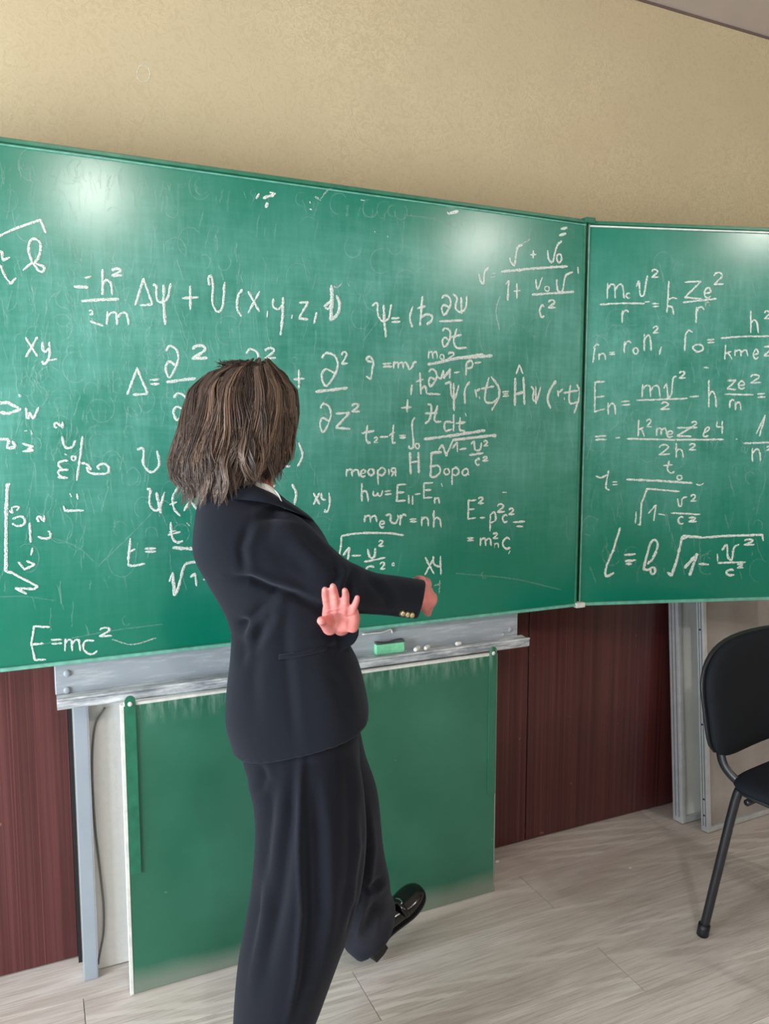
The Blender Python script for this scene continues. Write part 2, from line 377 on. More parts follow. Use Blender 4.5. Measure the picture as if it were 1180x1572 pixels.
# ------------------------------------------------------------------ chalkboard
cb = empty('chalkboard', 'green chalkboard covered in white formulas with an angled side wing', 'chalkboard')
ZB0, ZB1, BY = .880, 2.075, 1.970
mp_ = bx('main_panel', (-.42, BY, ZB0), (1.572, BY+.020, ZB1), BOARD, cb, .002, 1)
def edge(name, a, b, mat, par, bev=.0015): return bx(name, a, b, mat, par, bev, 1)
edge('top_rim', (-.42, BY-.006, ZB1-.004), (1.570, BY+.022, ZB1+.006), GREENP, mp_)
edge('rim_edge', (-.42, BY-.0045, ZB1-.011), (1.570, BY+.001, ZB1-.0075), GREENL, mp_, .001)
edge('bottom_rim', (-.42, BY-.007, ZB0-.006), (1.570, BY+.022, ZB0+.003), GREENL, mp_)
edge('side_rim', (1.562, BY-.004, ZB0), (1.570, BY+.022, ZB1), GREENP, mp_)
for z in (ZB1+.003, ZB0-.004):
    bx('hinge', (1.563, BY-.012, z-.006), (1.598, BY+.018, z+.010), GREENP if z > 1 else WEDGE, mp_, .003)
WA = np.array([1.584, 1.975, 0]); WB = np.array([2.192, 1.7935, 0]); WU = (WB-WA)/np.linalg.norm(WB-WA); WL = .93
WN = np.array([WU[1], -WU[0], 0])                                  # faces the room
if WN[1] > 0: WN = -WN
BOARD2 = BOARD
wg = obox('wing_panel', WA+[0, 0, ZB0], WU*WL, -WN*.020, (0, 0, ZB1-ZB0), BOARD2, cb, .0015)
def wedge(name, s0, s1, z0, z1, out, mat):
    return obox(name, WA+WU*s0+WN*out+[0, 0, z0], WU*(s1-s0), -WN*(.022+out), (0, 0, z1-z0), mat, wg, .001)
wedge('top_rim', 0, WL, ZB1-.004, ZB1+.006, .005, GREENP); wedge('rim_edge', .004, WL, ZB1-.012, ZB1-.0075, .006, WEDGE)
wedge('bottom_rim', 0, WL, ZB0-.006, ZB0+.004, .006, GREENL); wedge('side_rim', 0, .004, ZB0, ZB1, .004, GREENL)
wedge('side_rim', WL-.008, WL, ZB0, ZB1, .004, GREENL)

# ------------------------------------------------------------------ chalk writing
def c_(s): return [tuple(int(t[i:i+2])/99 for i in (0, 2)) for t in s.split()]
GL = {  # handwriting strokes in a unit box, x right y down; '-' = straight strokes
 'h': ['-0800 0899', '0860 3542 6548 8065 8899'], 'n': ['-1205 1299', '1245 4515 7518 8850 9299'],
 '2': ['1030 2508 6002 8522 6055 0595', '-0595 9990'], 'D': ['-0599 5200', '-4800 9895', '-9895 3099'],
 'Y': ['0505 2012 2250 4575 7565 9215', '-5000 5499'], '+': ['-0052 9948', '-5000 5099'], '-': ['-0060 9940'],
 '=': ['-0025 9515', '-0585 9975'], 'U': ['0525 1500 3012 3570 6099 9070 9905'], '(': ['9000 3025 2070 8099'], ')': ['1000 8025 9070 2099'],
 'x': ['-0500 9595', '-9500 0599'], 'y': ['0500 0838 3855 7040', '-9500 7060 4099 0590'], ',': ['7000 2099'],
 'z': ['-0508 9205 0592 9599'], 'Z': ['-0508 9205 0592 9599'], 'p': ['0818 3502 8012 9540 7075 3099 0870 3050 8062'],
 't': ['5000 4550 4588 7099 9590', '-1030 9026'], 'i': ['5025 4899', '4800 5206'], 'H': ['-1000 0899', '-9000 9299', '-1052 9045'],
 'm': ['-0805 0599', '0545 2515 4518 4850 5099', '5050 6818 8818 9550 9999'], 'r': ['-2005 1599', '1750 4012 7505 9520'],
 'o': ['5000 1020 0565 4599 9070 8520 5000'], 'c': ['9018 5500 1035 1575 5099 9585'], 'v': ['0515 2005 3560 4599 6565 7510 9502'],
 'V': ['0510 1500 2590 4599 6075 7510 9900'], '1': ['-0555 7500 6099'], 'e': ['1055 8545 8012 4502 1035 1280 5099 9082'],
 'N': ['-0500 1595 2595 3045 6099 9900'], 'a': ['8520 4805 1045 2090 5598 8560', '-8505 8585 9999'], 'E': ['-9902 1005 0595 9590', '-0848 8545'],
 'k': ['-1800 1099', '8045 1560', '3055 5560 9099'], 'w': ['0520 0880 3095 5050 5290 8088 9510'], 'l': ['2560 7535 9508 6002 3040 1590 4099 8585'],
 '4': ['1000 1045 7545', '-9000 8599'], 'R': ['-8505 8599', '8508 3005 2040 8050', '-6052 1599'], 's': ['-0050 1230 2899 6005 9902'],
 '^': ['-0599 5000 9995'], '3': ['1010 6000 8025 4048 9070 5099 0590'], 'P': ['-1510 1099', '1515 7000 8540 1555'], 'I': ['-5000 5099'],
 'g': ['7525 3020 1010 5000 9025 8055 6099 0588'], 'b': ['0560 2015 5500 7520 5560 3085 6095 8580 6062 1085'], '.': ['4000 6099'],
}
class Board:
    def __init__(s, fn, nrm): s.fn = fn; s.n = np.array(nrm, float); s.V = {}; s.F = {}; s.B = {}
    def stroke(s, pts, wpx=3.0, key='a', smooth=True):
        pts = np.array(pts, float); L = np.sum(np.hypot(*np.diff(pts, axis=0).T)); n = max(4, int(L/2.2))
        q = crom(pts, n) if smooth else np.vstack([np.linspace(pts[i], pts[i+1], max(2, int(np.hypot(*(pts[i+1]-pts[i]))/2.5))) for i in range(len(pts)-1)])
        q = q+rng.normal(0, .18, q.shape); W = np.array([s.fn(x, y) for x, y in q]); T = np.gradient(W, axis=0)
        T /= np.linalg.norm(T, axis=1)[:, None]+1e-9; B = np.cross(T, s.n)
        D = abs((W-CC)@FWD); hw = wpx*1.14/2*D/F*(1+rng.normal(0, .16, len(q))); hw[0] *= .5; hw[-1] *= .5
        V = s.V.setdefault(key, []); Fc = s.F.setdefault(key, []); k = len(V); off = s.n*.0006
        f0 = len(Fc)
        for p, b, h in zip(W, B, hw): V += [p+b*h, p+off, p-b*h]
        for i in range(len(q)-1):
            a = k+3*i; Fc += [(a, a+3, a+4, a+1), (a+1, a+4, a+5, a+2)]
        s.B.setdefault(key, []).append(((q[:, 0].min(), q[:, 1].min(), q[:, 0].max(), q[:, 1].max()), k, len(V), f0, len(Fc)))
    def build(s, name, parent, mats):
        for key in s.V:
            V = s.V[key]; Fc = s.F[key]
            if name == 'chalk_smear' or len(s.B[key]) < 2:
                o = pydata(name, V, Fc, mats[key], parent)
                if name == 'chalk_smear': o['kind'] = 'stuff'
                continue
            bb = s.B[key]; n = len(bb); par = list(range(n))            # strokes that lie close together make one sign
            def find(i):
                while par[i] != i: i = par[i]
                return i
            for i in range(n):
                for j in range(i):
                    a, b = bb[i][0], bb[j][0]
                    if a[0]-7 < b[2] and b[0]-7 < a[2] and a[1]-5 < b[3] and b[1]-5 < a[3]: par[find(i)] = find(j)
            for r_ in sorted(set(find(i) for i in range(n))):
                nv, nf = [], []
                for i in range(n):
                    if find(i) == r_:
                        _, v0, v1, f0, f1 = bb[i]; k = len(nv)-v0; nv += V[v0:v1]; nf += [tuple(q+k for q in f) for f in Fc[f0:f1]]
                pydata(name, nv, nf, mats[key], parent)
def block(bd, ox, oy, sc, items, w=3.0, key='a'):
    T = lambda x, y: (ox+x/sc, oy+y/sc)
    for it in items:
        ww = w; kk = key; g = it[0]; a = list(it[1:])
        if a and isinstance(a[-1], str): kk = a.pop()
        if g in ('S', 'L'):                                     # free stroke: smooth / straight; list of x,y
            p = a[0]; 
            if len(a) > 1: ww = a[1]
            bd.stroke([T(p[i], p[i+1]) for i in range(0, len(p), 2)], ww, kk, g == 'S'); continue
        rot = len(a) > 4 and a[4] == 'rot'; x0, y0, x1, y1 = a[:4]
        if len(a) > 4 and not rot: ww = a[4]
        for st in GL[g[0]]:
            pts = c_(st.lstrip('-'))
            if g.endswith('~'): pts = [(v, 1-u) for u, v in pts]
            bd.stroke([T(x0+(x1-x0)*u, y0+(y1-y0)*v) for u, v in pts], ww, kk, not st.startswith('-'))
mfn = lambda x, y: onY(x, y, BY-.0008)
def new_main(): return Board(mfn, (0, -1, 0))
MATS = {'a': CHALK, 'f': CHALKF, 'g': GHOST}
# --- left edge scribbles and xy
b = new_main()
block(b, 0, 200, 3.93, [('L', [-60, 660, 0, 635, 100, 590, 245, 540, 278, 622]), ('S', [195, 800, 173, 730, 182, 670, 208, 655, 240, 675, 245, 710, 232, 770, 212, 800, 262, 822, 262, 850, 235, 848, 212, 818, 190, 803, 138, 845]),
  ('L', [-30, 720, 12, 735, 18, 785, 60, 765]), ('L', [0, 810, 30, 880, 65, 925, 100, 890]), ('x', 150, 1248, 230, 1370), ('S', [258, 1275, 258, 1320, 275, 1335, 295, 1315]), ('S', [298, 1275, 300, 1350, 285, 1395, 262, 1410, 258, 1390]), ('L', [285, 1388, 345, 1380], 2.4)])
block(b, 0, 560, 3.144, [('L', [-20, 185, 40, 182, 100, 215, 40, 235, 0, 230], 3.8), ('S', [92, 142, 100, 155]), ('N', 122, 205, 187, 260), ('S', [-20, 360, 40, 362, 35, 400, 72, 395, 60, 368], 3.6), ('L', [118, 320, 130, 318]), ('L', [150, 318, 156, 338]), ('N~', 108, 380, 160, 420)])
b.build('chalk_formula', mp_, MATS)
# --- rotated writing on the left
b = new_main()
block(b, 0, 560, 3.144, [('2~', 262, 275, 305, 308), ('S', [300, 345, 308, 385, 325, 402, 350, 395, 365, 365]), ('L', [310, 432, 322, 435]), ('o', 345, 440, 368, 462), ('m~', 275, 462, 330, 550), ('L', [398, 345, 388, 440, 370, 560]),
  ('S', [392, 475, 420, 480, 440, 505, 420, 495, 432, 520, 480, 527, 520, 520, 525, 495, 500, 477, 472, 490, 480, 507]), ('L', [372, 622, 376, 650]), ('L', [338, 620, 346, 638]), ('L', [308, 680, 314, 705, 405, 703]), ('L', [325, 695, 330, 712]),
  ('L', [50, 575, 36, 578, 30, 700, 28, 1000], 4), ('L', [28, 1000, 55, 1002, 182, 1070, 165, 1082, 72, 1078, 130, 1105]), ('S', [58, 765, 85, 778, 115, 770, 118, 742, 95, 732, 60, 745]), ('S', [45, 702, 62, 715, 58, 690, 92, 685, 80, 705], 2.4),
  ('L', [143, 762, 149, 858]), ('2~', 180, 727, 216, 760), ('S', [183, 828, 210, 838, 240, 835, 243, 812, 232, 800]), ('L', [157, 882, 150, 920]), ('L', [88, 950, 118, 987, 168, 965, 128, 945]), ('S', [-10, 1120, 120, 1118, 270, 1138], 1.6, 'g')])
block(b, 0, 560, 3.144, [('L', [240, 1266, 165, 1262, 152, 1345, 168, 1425, 222, 1422]), ('L', [148, 1350, 210, 1345]), ('=', 246, 1320, 300, 1352), ('m', 310, 1318, 388, 1382), ('S', [455, 1330, 410, 1335, 405, 1375, 440, 1398, 470, 1380]), ('2', 475, 1268, 540, 1312), ('S', [540, 1325, 640, 1350, 755, 1318], 1.8, 'f')], 2.6)
b.build('chalk_formula', mp_, MATS)
# --- Schroedinger line
b = new_main()
block(b, 100, 380, 2.565, [('L', [76, 120, 103, 114]), ('L', [35, 153, 92, 157], 3.6), ('h', 144, 85, 192, 188), ('2', 180, 83, 226, 112), ('L', [64, 211, 130, 206, 212, 203], 3.6), ('S', [92, 250, 106, 248, 108, 262, 95, 262], 2.6), ('L', [97, 290, 150, 308]), ('m', 160, 248, 250, 305),
  ('D', 272, 120, 345, 228), ('S', [346, 148, 358, 150, 362, 205, 385, 215, 405, 195, 416, 140]), ('L', [388, 145, 388, 215, 394, 305], 3.6), ('+', 460, 150, 525, 245), ('S', [568, 150, 564, 120, 575, 113, 582, 150, 580, 215, 598, 252, 620, 230, 628, 135]),
  ('(', 672, 165, 700, 272), ('x', 718, 172, 768, 258), ('L', [797, 250, 795, 275]), ('S', [820, 200, 818, 230, 838, 243, 856, 225]), ('L', [858, 195, 856, 270, 848, 345], 3.6), ('L', [894, 265, 892, 280]), ('z', 918, 212, 960, 283), (',', 976, 255, 996, 300),
  ('L', [1048, 148, 1050, 200, 1045, 290], 4.6), ('S', [1018, 232, 1040, 215, 1052, 200, 1040, 240, 1022, 236], 3.4), ('S', [1068, 188, 1080, 220, 1075, 255, 1052, 285], 3.6), ('S', [1056, 150, 1070, 158, 1090, 140], 2, 'f'), ('L', [1112, 140, 1118, 152], 2, 'f'),
  ('p', 392, 385, 448, 512), ('2', 495, 385, 562, 440, 3.6), ('D', 240, 472, 326, 580), ('=', 333, 515, 372, 542), ('L', [398, 530, 515, 515], 3.6), ('p', 422, 572, 482, 680), ('p', 708, 398, 765, 510), ('2', 782, 395, 830, 438), ('L', [680, 520, 830, 512]),
  ('+', 898, 480, 942, 555), ('p', 1004, 412, 1076, 545), ('2', 1086, 410, 1112, 460), ('L', [984, 568, 1112, 553], 3.6), ('p', 1000, 613, 1048, 728), ('z', 1062, 648, 1124, 714), ('2', 1126, 614, 1160, 648)])
b.build('chalk_formula', mp_, MATS)
b = new_main()
block(b, 160, 650, 3.278, [('S', [165, 133, 190, 125, 200, 145, 197, 205, 235, 245, 268, 225, 277, 190, 265, 135]), ('S', [358, 110, 347, 170, 372, 240], 2.2), ('S', [895, 188, 912, 212, 937, 216]), ('S', [978, 95, 997, 150, 992, 180, 972, 217]),
  ('S', [213, 332, 232, 335, 228, 400, 245, 432, 275, 430, 305, 345]), ('L', [263, 345, 285, 452], 4.2), ('S', [377, 310, 345, 370, 352, 430, 383, 466]), ('L', [327, 410, 366, 396]), ('x', 397, 335, 470, 440), ('S', [945, 305, 965, 350, 957, 410]), ('S', [862, 308, 846, 330, 840, 380]),
  ('x', 1050, 350, 1085, 410), ('S', [1092, 350, 1095, 378, 1115, 385]), ('S', [1130, 348, 1135, 400, 1125, 440, 1112, 445, 1112, 432]), ('S', [335, 495, 342, 570, 365, 598, 398, 592], 3.4), ('L', [320, 562, 382, 545]), ('L', [325, 548, 362, 540], 2.2), ('L', [415, 500, 430, 516]),
  ('L', [342, 625, 480, 634], 4), ('S', [132, 578, 122, 700, 140, 716, 205, 706]), ('L', [118, 650, 156, 632]), ('=', 203, 625, 262, 650), ('S', [345, 748, 352, 860, 375, 820, 400, 725, 425, 702, 505, 695], 3.4), ('L', [328, 798, 345, 750, 358, 850]), ('L', [432, 775, 458, 755, 465, 820]), ('L', [497, 785, 545, 785])])
b.build('chalk_formula', mp_, MATS)
# --- formulas right of the head
b = new_main()
block(b, 540, 340, 3.278, [('L', [1050, 38, 1082, 32], 4.4), ('L', [1043, 70, 1077, 60], 4.4), ('S', [795, 182, 800, 205, 818, 218, 826, 170, 835, 128, 860, 118]), ('L', [845, 122, 898, 88], 1.6, 'f'), ('+', 897, 145, 928, 188, 2.4), ('S', [985, 145, 990, 190, 1010, 203, 1022, 150, 1035, 118, 1055, 98]), ('o', 1030, 162, 1056, 208),
  ('L', [750, 253, 930, 235, 1085, 226], 3.2), ('S', [638, 262, 648, 300, 662, 310, 668, 255, 690, 228]), ('=', 697, 256, 720, 285, 2.2), ('L', [772, 318, 790, 298, 783, 400]), ('+', 812, 310, 848, 388, 2.4), ('S', [925, 290, 930, 335, 940, 330, 958, 280], 2.4), ('o', 970, 325, 995, 352, 2), ('S', [1030, 290, 1035, 345, 1058, 350, 1075, 275, 1112, 254]),
  ('L', [905, 368, 1118, 354]), ('L', [1136, 228, 1139, 262]), ('c', 943, 420, 970, 482), ('2', 984, 395, 1026, 436), ('S', [745, 378, 725, 450, 742, 545], 1.8, 'f'),
  ('S', [100, 425, 128, 412, 132, 470, 155, 502, 185, 485, 198, 415]), ('L', [160, 420, 162, 500, 172, 582], 3.6), ('=', 197, 480, 243, 510), ('S', [307, 428, 292, 480, 303, 532]), ('L', [355, 375, 343, 525], 3.2), ('L', [328, 437, 372, 425]), ('S', [345, 485, 372, 468, 402, 475, 400, 500, 375, 520]), ('p', 448, 370, 500, 470),
  ('S', [508, 365, 528, 385, 522, 435, 545, 455, 572, 435, 580, 375]), ('L', [550, 380, 552, 465]), ('L', [440, 503, 558, 497]), ('p', 452, 535, 498, 632), ('S', [528, 540, 512, 600, 530, 636, 578, 634]), ('L', [500, 582, 552, 570]),
  ('g', 68, 680, 112, 790), ('=', 153, 710, 202, 735, 2.6), ('m', 208, 703, 260, 740), ('v', 258, 706, 328, 745), ('m', 383, 650, 430, 690, 2.4), ('o', 442, 668, 465, 695, 2.2), ('2', 480, 658, 520, 696, 2.6),
  ('L', [380, 722, 520, 690, 708, 675], 3.6), ('L', [520, 688, 660, 668], 3), ('p', 382, 742, 430, 830), ('S', [428, 776, 447, 790, 460, 748]), ('L', [460, 748, 462, 790, 494, 742, 492, 790]), ('L', [513, 762, 542, 757]), ('P', 570, 700, 612, 775), ('L', [615, 712, 650, 708]),
  ('L', [302, 820, 298, 872]), ('L', [342, 760, 348, 870]), ('L', [322, 806, 360, 795]), ('S', [347, 845, 368, 830, 378, 870]), ('L', [380, 866, 445, 870]), ('S', [468, 818, 495, 812, 500, 870, 520, 888, 538, 822]), ('L', [512, 812, 514, 955], 3.2), ('S', [592, 805, 568, 850, 570, 918]), ('S', [620, 845, 628, 885]), ('S', [624, 855, 645, 842]), ('L', [640, 880, 645, 892]),
  ('S', [690, 785, 672, 860, 672, 905, 705, 912, 740, 885, 738, 855]), ('L', [650, 842, 715, 830]), ('S', [700, 780, 738, 835, 738, 885, 703, 952]), ('=', 755, 850, 790, 885), ('L', [757, 868, 785, 866], 2.4), ('L', [822, 785, 820, 928], 3.8), ('L', [863, 782, 868, 922], 3.6), ('L', [824, 868, 866, 858], 3.4), ('^', 825, 722, 860, 768),
  ('S', [900, 830, 915, 850, 910, 892, 930, 898, 950, 832]), ('L', [925, 830, 926, 920]), ('S', [1028, 802, 995, 850, 985, 900, 1000, 940], 3.6), ('L', [1035, 850, 1038, 882]), ('S', [1038, 860, 1062, 842]), ('L', [1068, 885, 1070, 898]), ('S', [1100, 822, 1092, 890, 1100, 916, 1135, 910]), ('L', [1063, 862, 1138, 850]), ('S', [1132, 818, 1146, 870, 1118, 965]),
  ('L', [280, 895, 278, 960]), ('L', [248, 938, 300, 934]), ('S', [380, 918, 400, 930, 393, 990, 368, 1018]), ('S', [432, 925, 415, 1000, 452, 1008]), ('L', [365, 966, 430, 965]), ('S', [508, 1012, 470, 1010, 470, 1052, 505, 1045]), ('L', [512, 968, 512, 1056]), ('S', [545, 985, 542, 1045, 568, 1055]), ('L', [522, 1016, 572, 1010]), ('L', [571, 963, 576, 980]),
  ('S', [78, 1025, 73, 1100, 95, 1116]), ('L', [48, 1066, 112, 1054]), ('2', 108, 1085, 133, 1115, 2.4), ('L', [140, 1086, 182, 1082]), ('S', [210, 1022, 205, 1108, 220, 1112]), ('L', [186, 1078, 215, 1060]), ('=', 237, 1073, 272, 1092), ('S', [318, 985, 303, 1020, 310, 1130, 288, 1140, 290, 1128]), ('o', 318, 1115, 341, 1145, 2.4),
  ('L', [362, 1096, 520, 1075, 672, 1051], 3.8), ('L', [505, 1100, 725, 1075, 718, 1088], 3.6), ('L', [435, 1150, 456, 1125, 475, 1180, 508, 1102]), ('L', [505, 1142, 530, 1112, 531, 1160]), ('L', [540, 1148, 577, 1143]), ('S', [598, 1122, 615, 1108, 620, 1148, 645, 1148, 652, 1112]), ('2', 660, 1103, 686, 1130), ('L', [590, 1175, 662, 1165]), ('c', 620, 1193, 646, 1225), ('2', 655, 1184, 686, 1206)], 2.9)
b.build('chalk_formula', mp_, MATS)
b = new_main()
block(b, 440, 640, 2.565, [('m', 232, 203, 285, 235), ('e', 290, 207, 312, 236), ('o', 320, 204, 345, 230), ('L', [358, 208, 360, 268]), ('S', [358, 212, 375, 200, 388, 212, 378, 230, 360, 226]), ('L', [402, 204, 402, 228]), ('R', 408, 200, 432, 235), ('L', [485, 138, 488, 226], 3.4), ('L', [518, 138, 520, 222], 3.4), ('L', [488, 180, 518, 175]),
  ('L', [610, 138, 570, 142, 566, 238], 3.4), ('S', [567, 196, 595, 192, 605, 212, 588, 234, 566, 237]), ('o', 618, 203, 642, 228), ('L', [651, 202, 651, 268]), ('S', [651, 208, 668, 200, 678, 214, 668, 230, 653, 226]), ('a', 688, 203, 718, 230),
  ('h', 293, 260, 325, 334), ('w', 338, 285, 380, 312), ('=', 385, 288, 412, 308), ('E', 432, 264, 470, 335), ('L', [480, 308, 481, 342]), ('L', [495, 310, 496, 345]), ('L', [503, 305, 526, 302]), ('E', 537, 258, 575, 322), ('n', 580, 315, 602, 342), ('L', [608, 262, 613, 274]),
  ('m', 304, 385, 355, 415), ('e', 365, 408, 386, 436), ('S', [388, 388, 408, 385, 410, 412, 428, 418, 438, 400, 436, 385]), ('r', 442, 382, 472, 430), ('=', 483, 400, 512, 415), ('n', 528, 390, 560, 430), ('h', 576, 368, 612, 436),
  ('E', 712, 326, 746, 405), ('2', 752, 316, 776, 342), ('L', [760, 398, 781, 396]), ('P', 797, 375, 826, 450), ('2', 826, 343, 858, 376), ('c', 848, 385, 870, 415), ('2', 872, 360, 896, 385), ('L', [890, 415, 938, 412]), ('L', [903, 431, 930, 432]), ('L', [848, 298, 866, 297]),
  ('=', 709, 474, 737, 490), ('m', 760, 474, 805, 508), ('2', 810, 457, 832, 480), ('n', 815, 495, 835, 515, 2), ('c', 848, 475, 882, 520), ('L', [880, 528, 873, 540]),
  ('S', [190, 545, 203, 562, 212, 520, 216, 468]), ('S', [216, 468, 290, 458, 400, 458, 460, 466]), ('L', [222, 545, 246, 514, 241, 562], 3.4), ('L', [255, 548, 292, 545]), ('S', [318, 520, 328, 552, 345, 550, 348, 515], 3.4), ('2', 360, 486, 382, 510), ('L', [305, 571, 388, 554]), ('S', [310, 602, 325, 588, 345, 592]), ('2', 366, 572, 388, 600), ('o', 414, 573, 424, 588, 1.6),
  ('x', 542, 552, 582, 622), ('S', [575, 548, 580, 580, 602, 590]), ('L', [605, 548, 607, 622]), ('L', [580, 665, 608, 655], 1.8, 'f'), ('L', [603, 640, 600, 695], 1.6, 'f')], 2.7)
b.build('chalk_formula', mp_, MATS)
# --- small chalk daubs near the top, and erased ghost scribbles over the whole field
b = new_main()
block(b, 380, 270, 3.105, [('L', [55, 85, 40, 110], 3.6), ('L', [72, 108, 95, 98, 128, 92], 4), ('L', [105, 78, 135, 86], 3.6), ('L', [95, 128, 86, 152], 5), ('L', [297, 122, 298, 132], 2.6), ('L', [296, 158, 305, 160], 3), ('L', [320, 98, 350, 118], 2.4, 'f'), ('S', [350, 108, 385, 65, 430, 50], 1.8, 'f'), ('L', [538, 115, 558, 116], 2),
  ('L', [950, 172, 960, 185], 4), ('L', [960, 180, 1003, 168], 3.8), ('L', [945, 145, 985, 152], 1.8, 'f'), ('L', [605, 265, 606, 272], 2, 'f'), ('L', [668, 285, 668, 293], 2.6, 'f')])
def scribble(b, x, y, s, kind):
    t = np.linspace(0, 1, 9); a0 = random.uniform(0, 6.3)
    if kind == 0: pts = [(x+s*math.cos(a0+4*u)*.5, y+s*.6*math.sin(a0+4*u)) for u in t]
    elif kind == 1: a = random.uniform(-1.9, -1.2); pts = [(x+s*u*math.cos(a)+random.uniform(-1, 1), y-s*u*math.sin(a)) for u in t]
    else: pts = [(x+s*(u-.5)*1.4, y+s*.16*math.sin(9*u+a0)) for u in t]
    b.stroke(pts, random.uniform(.9, 1.8), 'g')
for _ in range(950):
    x = random.choice((random.uniform(-10, 880), random.gauss(120, 110))); y = random.gauss(.36, .24); y = min(max(y, .03), .93)
    top = 222+.136*x; bot = 1028-.115*x; scribble(b, x, top+(bot-top)*y, random.uniform(8, 42), random.choice((0, 1, 1, 1, 1)))
for x0, y0, x1, y1 in ((250, 770, 150, 870), (620, 330, 700, 350), (80, 825, 145, 862), (60, 990, 250, 958), (590, 470, 560, 520), (700, 880, 860, 905)): b.stroke([(x0, y0), ((x0+x1)/2+6, (y0+y1)/2-4), (x1, y1)], 1.8, 'g')
b.build('chalk_smear', mp_, MATS)
# --- wing
wfn = lambda x, y: onPl(x, y, WA+WN*.0008, WN)
b = Board(wfn, WN)
block(b, 880, 320, 3.933, [('m', 198, 445, 305, 545), ('c', 315, 510, 345, 542), ('S', [380, 472, 395, 440, 402, 520, 425, 520, 440, 440, 448, 405]), ('2', 468, 368, 514, 418), ('L', [158, 580, 300, 572, 430, 574]), ('L', [430, 565, 460, 562]), ('=', 475, 568, 516, 597), ('r', 285, 612, 335, 690),
  ('L', [576, 438, 565, 630]), ('S', [562, 556, 600, 540, 625, 546]), ('S', [570, 590, 595, 598, 606, 640]), ('Z', 665, 435, 778, 545), ('e', 788, 478, 832, 540), ('2', 843, 385, 906, 463), ('L', [660, 567, 865, 545]), ('r', 730, 590, 790, 692), ('n', 793, 560, 826, 592, 2, 'f'),
  ('L', [130, 830, 117, 932]), ('S', [120, 842, 140, 822, 156, 826]), ('n', 148, 870, 196, 915), ('=', 215, 865, 252, 884), ('r', 298, 798, 350, 872), ('o', 360, 840, 392, 880), ('n', 422, 752, 472, 860), ('2', 477, 712, 514, 755), (',', 512, 835, 538, 885),
  ('L', [672, 860, 676, 755]), ('S', [676, 765, 695, 735, 718, 748]), ('o', 720, 820, 787, 866), ('=', 806, 788, 850, 814), ('h', 1066, 615, 1122, 752), ('2', 1148, 618, 1190, 668), ('L', [888, 783, 1000, 774, 1260, 770]), ('k', 908, 822, 962, 912), ('m', 970, 850, 1052, 892), ('e', 1084, 850, 1118, 908), ('Z', 1145, 830, 1220, 892),
  ('L', [188, 1045, 130, 1048, 128, 1228, 190, 1210]), ('L', [132, 1140, 186, 1134]), ('n', 203, 1168, 257, 1245), ('=', 288, 1158, 342, 1192), ('m', 408, 1058, 522, 1140), ('S', [545, 1090, 562, 1062, 570, 1140, 592, 1115, 600, 1030, 622, 1012]), ('2', 634, 984, 677, 1027), ('L', [380, 1158, 690, 1147]), ('2', 522, 1170, 582, 1215), ('L', [700, 1138, 757, 1134]),
  ('h', 812, 1035, 868, 1202), ('Z', 925, 1035, 985, 1094), ('e', 993, 1042, 1036, 1090), ('2', 1062, 1003, 1132, 1056), ('L', [912, 1122, 1085, 1125]), ('r', 938, 1153, 972, 1206), ('n', 973, 1163, 1012, 1218), ('=', 1108, 1113, 1157, 1145), ('L', [785, 960, 818, 962], 2)], 2.3)
